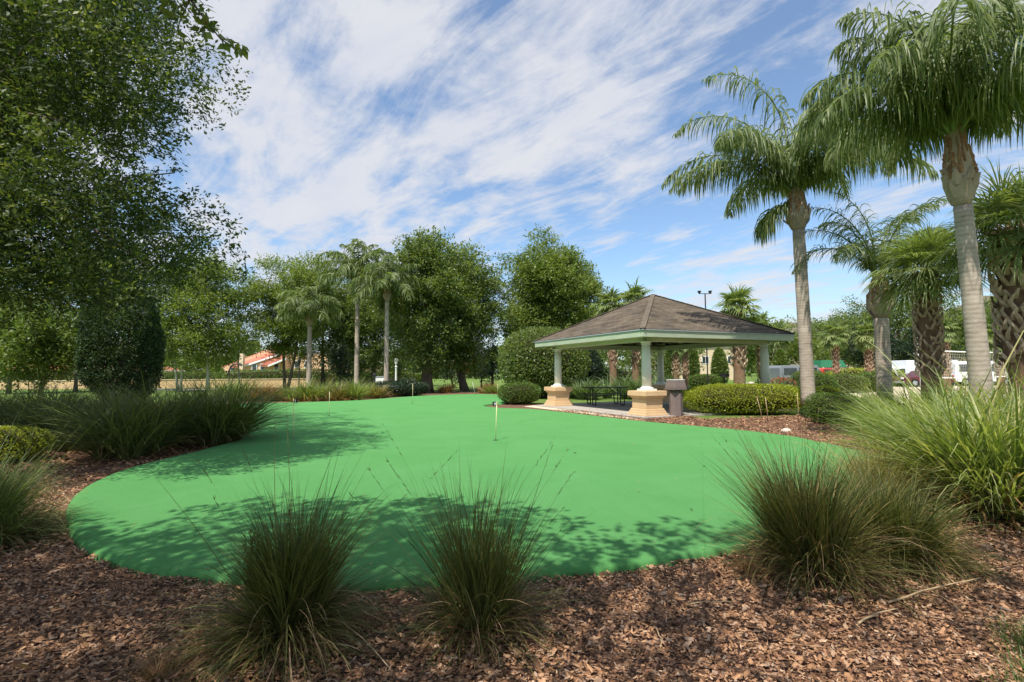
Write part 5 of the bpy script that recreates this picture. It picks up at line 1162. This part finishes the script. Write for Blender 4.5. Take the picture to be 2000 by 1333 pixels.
def house(x0, x1, Y, ev, rg_, label, roofm, wallm, name='house', dep=10, gable=True, win=4, grp=None, hip=2.5):
    """front wall at Y from x0 to x1; ev = eave height; rg_ = ridge height"""
    xm = (x0+x1)/2; rt = root(name, (xm, Y, 0), label, 'house', grp)
    g = G(); g.box((xm, Y+dep/2, ev/2), (x1-x0, dep, ev)); g.build('wall', wallm, rt)
    o_ = .5; h = hip
    V = [(x0-o_, Y-o_, ev), (x1+o_, Y-o_, ev), (x1+o_, Y+dep+o_, ev), (x0-o_, Y+dep+o_, ev), (x0-o_+h, Y+dep/2, rg_), (x1+o_-h, Y+dep/2, rg_)]
    V2 = [(a, b, c+.16) for a, b, c in V]; F = [(0, 1, 5, 4), (1, 2, 5), (2, 3, 4, 5), (3, 0, 4)]
    g = G(); g.add(V2, F); g.add([V[0], V[1], V[2], V[3]], [(3, 2, 1, 0)]); rf = g.build('roof', roofm, rt)
    g = G()
    for i in range(4):
        p, q = V[i], V[(i+1) % 4]; g.beam((p[0], p[1], ev+.07), (q[0], q[1], ev+.07), .08, .17)
    g.build('eave_board', SIGNW, rt)
    # tile courses
    g = G(); n = int((x1-x0)/.5)
    for k in range(n):
        t = (k+.5)/n; xa = x0+(x1-x0)*t; tx = min(max(xa, x0-o_+h), x1+o_-h); fr = 1 if x0-o_+h <= xa <= x1+o_-h else (abs(xa-(x0-o_))/h if xa < xm else abs(x1+o_-xa)/h)
        g.beam((xa, Y-o_, ev+.18), (xa, Y-o_+(dep/2+o_)*fr, ev+.18+(rg_-ev)*fr), .09, .06)
    g.build('tile_ribs', roofm, rf)
    for k in range(win):
        xx = x0+(x1-x0)*(k+.5)/win; zz = ev*.55; fr = G(); fr.box((xx, Y-.02, zz), (1.2, .08, 1.3)); f = fr.build('window', SIGNW, rt); gl = G(); gl.box((xx-.27, Y-.05, zz), (.48, .06, 1.1)); gl.box((xx+.27, Y-.05, zz), (.48, .06, 1.1)); gl.build('pane', GLASS, f)
    return rt
def gable_house():
    # red-roofed house: long slopes rising to the right, seen end-on
    Y = 88; rt = root('house', (D(540, 700, Y)[0], Y, 0), 'peach house with two stepped bright red tile roofs beyond the hedge', 'house')
    def w(px, py, y=Y): q = D(px, py, y); return (q[0], q[1], max(q[2], 0))
    def lean_roof(pxa, pya, pxb, pyb, y0, y1, thick, nm='roof'):
        a = w(pxa, pya, y0); b = w(pxb, pyb, y0); g = G(); V = [(a[0], y0, a[2]), (b[0], y0, b[2]), (b[0], y1, b[2]+1.2), (a[0], y1, a[2]+1.2)]
        V2 = [(p[0], p[1], p[2]-thick) for p in V]; g.add(V+V2, [(0, 1, 2, 3), (7, 6, 5, 4), (0, 4, 5, 1), (1, 5, 6, 2), (2, 6, 7, 3), (3, 7, 4, 0)]); r = g.build(nm, REDT, rt)
        e = G(); e.beam((a[0], y0-.06, a[2]-thick*.5-.08), (b[0], y0-.06, b[2]-thick*.5-.08), .1, .22); e.build('eave_board', SIGNW, r)
        q = G(); L = b[0]-a[0]
        for k in range(16):
            t = k/15; q.beam((a[0]+L*t, y0, a[2]+(b[2]-a[2])*t+.04), (a[0]+L*t, y1, a[2]+(b[2]-a[2])*t+1.24), .12, .08)
        q.build('tile_ribs', REDT, r); return r
    # body walls
    def wallp(pts, y0, y1, nm, m):
        n = len(pts); V = [(w(*p, y0)[0], y0, w(*p, y0)[2]) for p in pts]+[(w(*p, y0)[0], y1, w(*p, y0)[2]) for p in pts]
        F = [tuple(range(n)), tuple(range(n, 2*n))[::-1]]+[(i, i+n, (i+1) % n+n, (i+1) % n) for i in range(n)]; g = G(); g.add(V, F); g.build(nm, m, rt)
    wallp([(437, 760), (437, 718), (525, 683), (545, 690), (545, 760)], 91, 99, 'wall', PEACH)
    wallp([(470, 760), (470, 714), (553, 690), (553, 760)], 87, 90.8, 'wall', PEACH)
    wallp([(548, 760), (548, 700), (640, 690), (640, 760)], 89.5, 98, 'wall', PEACH)
    def slope(lo, hi, y0, y1):
        a, b = w(*lo[0], y0), w(*lo[1], y0); c_, d_ = w(*hi[1], y1), w(*hi[0], y1); V = [a, b, c_, d_]; V2 = [(p[0], p[1], p[2]-.22) for p in V]
        g = G(); g.add(V+V2, [(0, 1, 2, 3), (7, 6, 5, 4), (0, 4, 5, 1), (1, 5, 6, 2), (2, 6, 7, 3), (3, 7, 4, 0)]); r = g.build('roof', REDT, rt)
        e = G(); e.beam((a[0], y0-.08, a[2]-.12), (b[0], y0-.08, b[2]-.12), .12, .26); e.build('eave_board', SIGNW, r)
        q = G(); A = [np.array(p) for p in V]
        for k in range(19): t = k/18; q.beam(tuple(A[0]+(A[1]-A[0])*t+np.array([0, 0, .05])), tuple(A[3]+(A[2]-A[3])*t+np.array([0, 0, .05])), .12, .08)
        q.build('tile_ribs', REDT, r)
    slope([(472, 716), (549, 690)], [(434, 717), (527, 681)], 86.8, 95); slope([(524, 714), (560, 699)], [(496, 713), (553, 687)], 84.5, 89)
    g = G(); g.box(w(473, 706, 86.0), (.6, .6, 2.6)); g.build('chimney', CREAM, rt)
    for px, py in [(497, 718), (513, 718), (540, 718), (455, 722), (580, 712), (600, 712)]:
        yy = 86.9 if px < 553 and px > 470 else (90.9 if px < 470 else 89.4); g = G(); c = w(px, py, yy); g.box(c, (.9, .1, 1.3)); f = g.build('window', SIGNW, rt); g = G(); g.box((c[0], c[1]-.05, c[2]), (.7, .06, 1.1)); g.build('pane', GLASS, f)
gable_house()
house(D(560, 700, 96)[0], D(720, 700, 96)[0], 96, 3.6, 5.6, 'low peach house with white gable behind the forked tree', FARROOF, PEACH)
house(D(-120, 700, 92)[0], D(285, 700, 92)[0], 92, 2.2, 3.6, 'long peach building seen through the left trees', REDT, PEACH, win=9)
house(D(1290, 700, 85)[0], D(1440, 700, 85)[0], 85, 6.0, 8.2, 'cream two-storey apartment block behind the cone shrubs', FARROOF, CREAM, win=6, name='apartment_block')
house(D(1770, 700, 82)[0], D(2100, 700, 82)[0], 82, 5.5, 7.6, 'long yellow building behind the volleyball net', FARROOF, YEL, win=9, name='apartment_block', dep=12)
house(D(1930, 700, 104)[0], D(2080, 700, 104)[0], 104, 12.2, 17.2, 'tall building whose brown hipped roof shows at the right edge', FARROOF, CREAM, win=4, name='apartment_block', dep=14, hip=6)
house(D(1560, 700, 108)[0], D(1720, 700, 108)[0], 108, 9.5, 12.0, 'far apartment block whose grey roof shows beside the tall palm', FARROOF, CREAM, win=6, name='apartment_block', dep=14)
def lamp(px, Y, ytop, label, mat, style, name='lamp_post'):
    c = D(px, 740, Y); zt = D(px, ytop, Y)[2]; rt = root(name, (c[0], c[1], 0), label, 'lamp post'); r = .06 if style != 'white' else .095
    g = G(); g.lathe((c[0], c[1], 0), [(r*2, 0), (r*2, .3), (r, .4), (r*.85, zt-.9), (r*1.4, zt-.85), (r*.8, zt-.8), (r*.6, zt-.6)], 12); g.build('post', mat, rt)
    g = G(); g.lathe((c[0], c[1], zt-.6), [(.10, 0), (.17, .3), (.15, .35), (.2, .38), (.05, .55), (.02, .62)], 8); g.build('lantern', mat, rt)
lamp(584, 48, 699, 'slim black lamp post with lantern before the forked tree', BLACK, 'black')
lamp(731, 50, 728, 'short black bollard lamp between the two tall left palms', BLACK, 'black')
lamp(773.5, 47, 699, 'white ornate post lamp beside the second tall left palm', WHITE, 'white')
def hoop():
    c = D(447, 740, 34); rt = root('garden_arch', (c[0], c[1], 0), 'curved dark metal arm on a post left of the red-roofed house', 'arch pole')
    z = D(447, 712, 34)[2]; g = G(); pts = [(c[0], c[1], 0), (c[0], c[1], z-.5), (c[0]+.08, c[1], z-.2), (c[0]+.3, c[1], z), (c[0]+.75, c[1], z+.03)]; g.tube(pts, .05, 8); g.build('pole', BLACK, rt)
    g = G(); g.lathe((c[0]+.78, c[1], z-.12), [(.10, 0), (.07, .1), (.02, .18)], 10); g.build('lamp_head', BLACK, rt)
hoop()
def box_(px, Y, ytop, w, label, mat):
    c = D(px, 740, Y); zt = D(px, ytop, Y)[2]; rt = root('utility_box', (c[0], c[1], 0), label, 'utility box'); g = G(); g.box((c[0], c[1], zt/2), (w, w*.7, zt)); g.build('cabinet', mat, rt, .02); g = G(); g.box((c[0], c[1], zt+.03), (w*1.1, w*.8, .06)); g.build('lid', mat, rt); g = G(); g.box((c[0], c[1]-w*.36, zt*.5), (w*.8, .02, zt*.8)); g.build('door', WHITE, rt)
box_(744, 51, 736.5, .95, 'pale grey utility box between the two tall left palms', GREYM)
def floodlight():
    Y = 40; c = D(1381, 700, Y); z = D(1381, 574, Y)[2]; rt = root('floodlight_pole', (c[0], c[1], 0), 'tall pole with two small floodlights showing above the shelter roof', 'floodlight')
    g = G(); g.tube([(c[0], c[1], 0), (c[0], c[1], z)], .05, 8); g.beam((c[0]-.5, c[1], z), (c[0]+.5, c[1], z), .05, .05); g.build('pole', BLACK, rt)
    for s in (-.45, .4): g = G(); g.lathe((c[0]+s, c[1], z+.02), [(.05, 0), (.13, .1), (.15, .2)], 10); g.build('floodlight_head', BLACK, rt)
floodlight()

# ================================================================== VEHICLES AND COURT ON THE RIGHT
def vehicle(px, Y, L, Wd, H, kind, body, label, rz=0.0, low=None):
    c = D(px, 740, Y); x, y = c[0], c[1]; rt = root(kind, (x, y, 0), label, {'box_truck': 'truck'}.get(kind, kind.split('_')[-1]), 'vehicles parked beyond the court')
    M = Matrix.Rotation(rz, 3, 'Z')
    def T(p): v = M @ Vector(p); return (v.x+x, v.y+y, v.z)
    if kind == 'van': prof = [(-L/2, .35), (-L/2, H*.9), (-L/2+.12, H), (L/2-1.25, H), (L/2-.75, H*.62), (L/2-.1, H*.50), (L/2, .35)]; win = [(-L/2+.35, H*.58, -L/2+1.5, H*.88), (-L/2+1.7, H*.58, -L/2+2.9, H*.88), (L/2-2.0, H*.58, L/2-1.3, H*.88)]
    elif kind == 'box_truck': prof = [(-L/2, .7), (-L/2, H), (L/2-1.9, H), (L/2-1.85, H*.72), (L/2-1.2, H*.70), (L/2-.8, H*.48), (L/2, H*.44), (L/2, .45), (L/2-2, .6)]; win = [(L/2-1.7, H*.48, L/2-1.2, H*.66)]
    else: prof = [(-L/2, .35), (-L/2, H*.62), (-L/2+.5, H*.66), (-L/2+1.0, H), (L/2-2.0, H), (L/2-1.3, H*.66), (L/2-.1, H*.58), (L/2, .35)]; win = [(-L/2+1.1, H*.68, -L/2+2.1, H*.93), (-L/2+2.2, H*.68, L/2-2.0, H*.93)]
    n = len(prof); V = [T((a, -Wd/2, b)) for a, b in prof]+[T((a, Wd/2, b)) for a, b in prof]
    g = G(); g.add(V, [tuple(range(n)), tuple(range(n, 2*n))[::-1]]+[(i, i+n, (i+1) % n+n, (i+1) % n) for i in range(n)]); g.build('body', body, rt, .05)
    for s in (-1, 1):
        for (a, b, c_, d) in win:
            g = G(); q = s*(Wd/2+.012); g.box(T(((a+c_)/2, q, (b+d)/2)), (c_-a, .02, d-b), rz); g.build('window', GLASS, rt)
        for wx in (-L/2+.85, L/2-.85):
            g = G(); o_ = T((wx, s*(Wd/2-.08), .34)); k = 18; Vv = []
            for yy in (-.11, .11):
                for j in range(k): a = 2*math.pi*j/k; Vv.append(T((wx+.34*math.cos(a), s*(Wd/2-.08)+yy, .34+.34*math.sin(a))))
            g.add(Vv, [tuple(range(k)), tuple(range(k, 2*k))[::-1]]+[(j, j+k, (j+1) % k+k, (j+1) % k) for j in range(k)]); wh = g.build('wheel', RUBBER, rt)
            g = G(); Vv = []
            for j in range(k): a = 2*math.pi*j/k; Vv.append(T((wx+.2*math.cos(a), s*(Wd/2+.045), .34+.2*math.sin(a))))
            g.add(Vv, [tuple(range(k))]); g.build('rim', GREYM, wh)
    for yy in (-Wd/2+.25, Wd/2-.25):
        g = G(); g.box(T((L/2+.01, yy, .75)), (.04, .28, .16), rz); g.build('headlight', SIGNW, rt); g = G(); g.box(T((-L/2-.01, yy, .85)), (.04, .14, .22), rz); g.build('tail_light', RED, rt)
    g = G(); g.box(T((L/2+.03, 0, .42)), (.1, Wd*.95, .18), rz); g.build('bumper', GREYM, rt)
vehicle(1560, 44, 4.6, 1.9, 1.9, 'van', VANG, 'grey van seen between the right shelter column and tall palm', .1)
vehicle(1612, 50, 4.4, 1.8, 1.65, 'car', RED, 'bright red car parked beyond the slim orange-trunked palm', .3)
vehicle(1785, 50, 6.8, 2.3, 2.35, 'box_truck', VANW, 'white box truck between the bulbous palm and the middle fan palm', math.pi)
vehicle(1800, 44, 4.3, 1.8, 1.35, 'car', MAROON, 'dark maroon car in front of the white box truck', math.pi)
vehicle(1905, 46, 5.2, 2.0, 2.15, 'van', VANW, 'white van just behind the thick smooth palm trunk', 0)
vehicle(1972, 48, 5.4, 2.0, 2.2, 'van', VANW, 'white van farthest right beyond the volleyball net', math.pi)
def awning():
    c = D(1614, 715, 52); rt = root('awning', (c[0], c[1], 0), 'green awning over the red car', 'awning'); g = G(); z = D(1614, 709, 52)[2]; g.box((c[0], c[1], z-.1), (2.6, 2.4, .7), 0, .8); g.build('canopy', GREENP, rt)
    for sx in (-1.2, 1.2):
        for sy in (-1.1, 1.1): g = G(); g.tube([(c[0]+sx, c[1]+sy, 0), (c[0]+sx, c[1]+sy, z-.4)], .04, 6); g.build('post', GREYM, rt)
awning()
def net():
    a = np.array(D(1800, 740, 24.5)); b = np.array(D(1995, 740, 29.5)); rt = root('volleyball_net', (a[0], a[1], 0), 'white-taped volleyball net strung across the sand court', 'volleyball net')
    zt, zb = 2.43, 1.5; L = np.linalg.norm((b-a)[:2])
    def pt(t, z): s = .10*4*t*(1-t); return (a[0]+(b[0]-a[0])*t, a[1]+(b[1]-a[1])*t, z-s*0.6)
    for z, nm in ((zt, 'top_tape'), (zb-.4, 'bottom_tape')):
        g = G(); g.tube([pt(t, z) for t in np.linspace(0, 1, 14)], .035, 5); g.build(nm, SIGNW, rt)
    g = G()
    for k in range(1, 60): g.beam(pt(k/60, zb-.36), pt(k/60, zt), .006, .006)
    for k in range(1, 9): g.tube([pt(t, zb-.4+(zt-zb+.4)*k/9) for t in np.linspace(0, 1, 10)], .003, 4)
    g.build('mesh', CORD, rt)
    for i, q in enumerate((a, b)):
        g = G(); g.tube([(q[0], q[1], 0), (q[0], q[1], 2.6)], .07, 10); g.build('post', WHITE, rt); g = G(); g.lathe((q[0], q[1], 1.5), [(.13, 0), (.13, 1.05)], 12); g.build('post_padding', WHITE if i == 0 else BLACK, rt)
net()
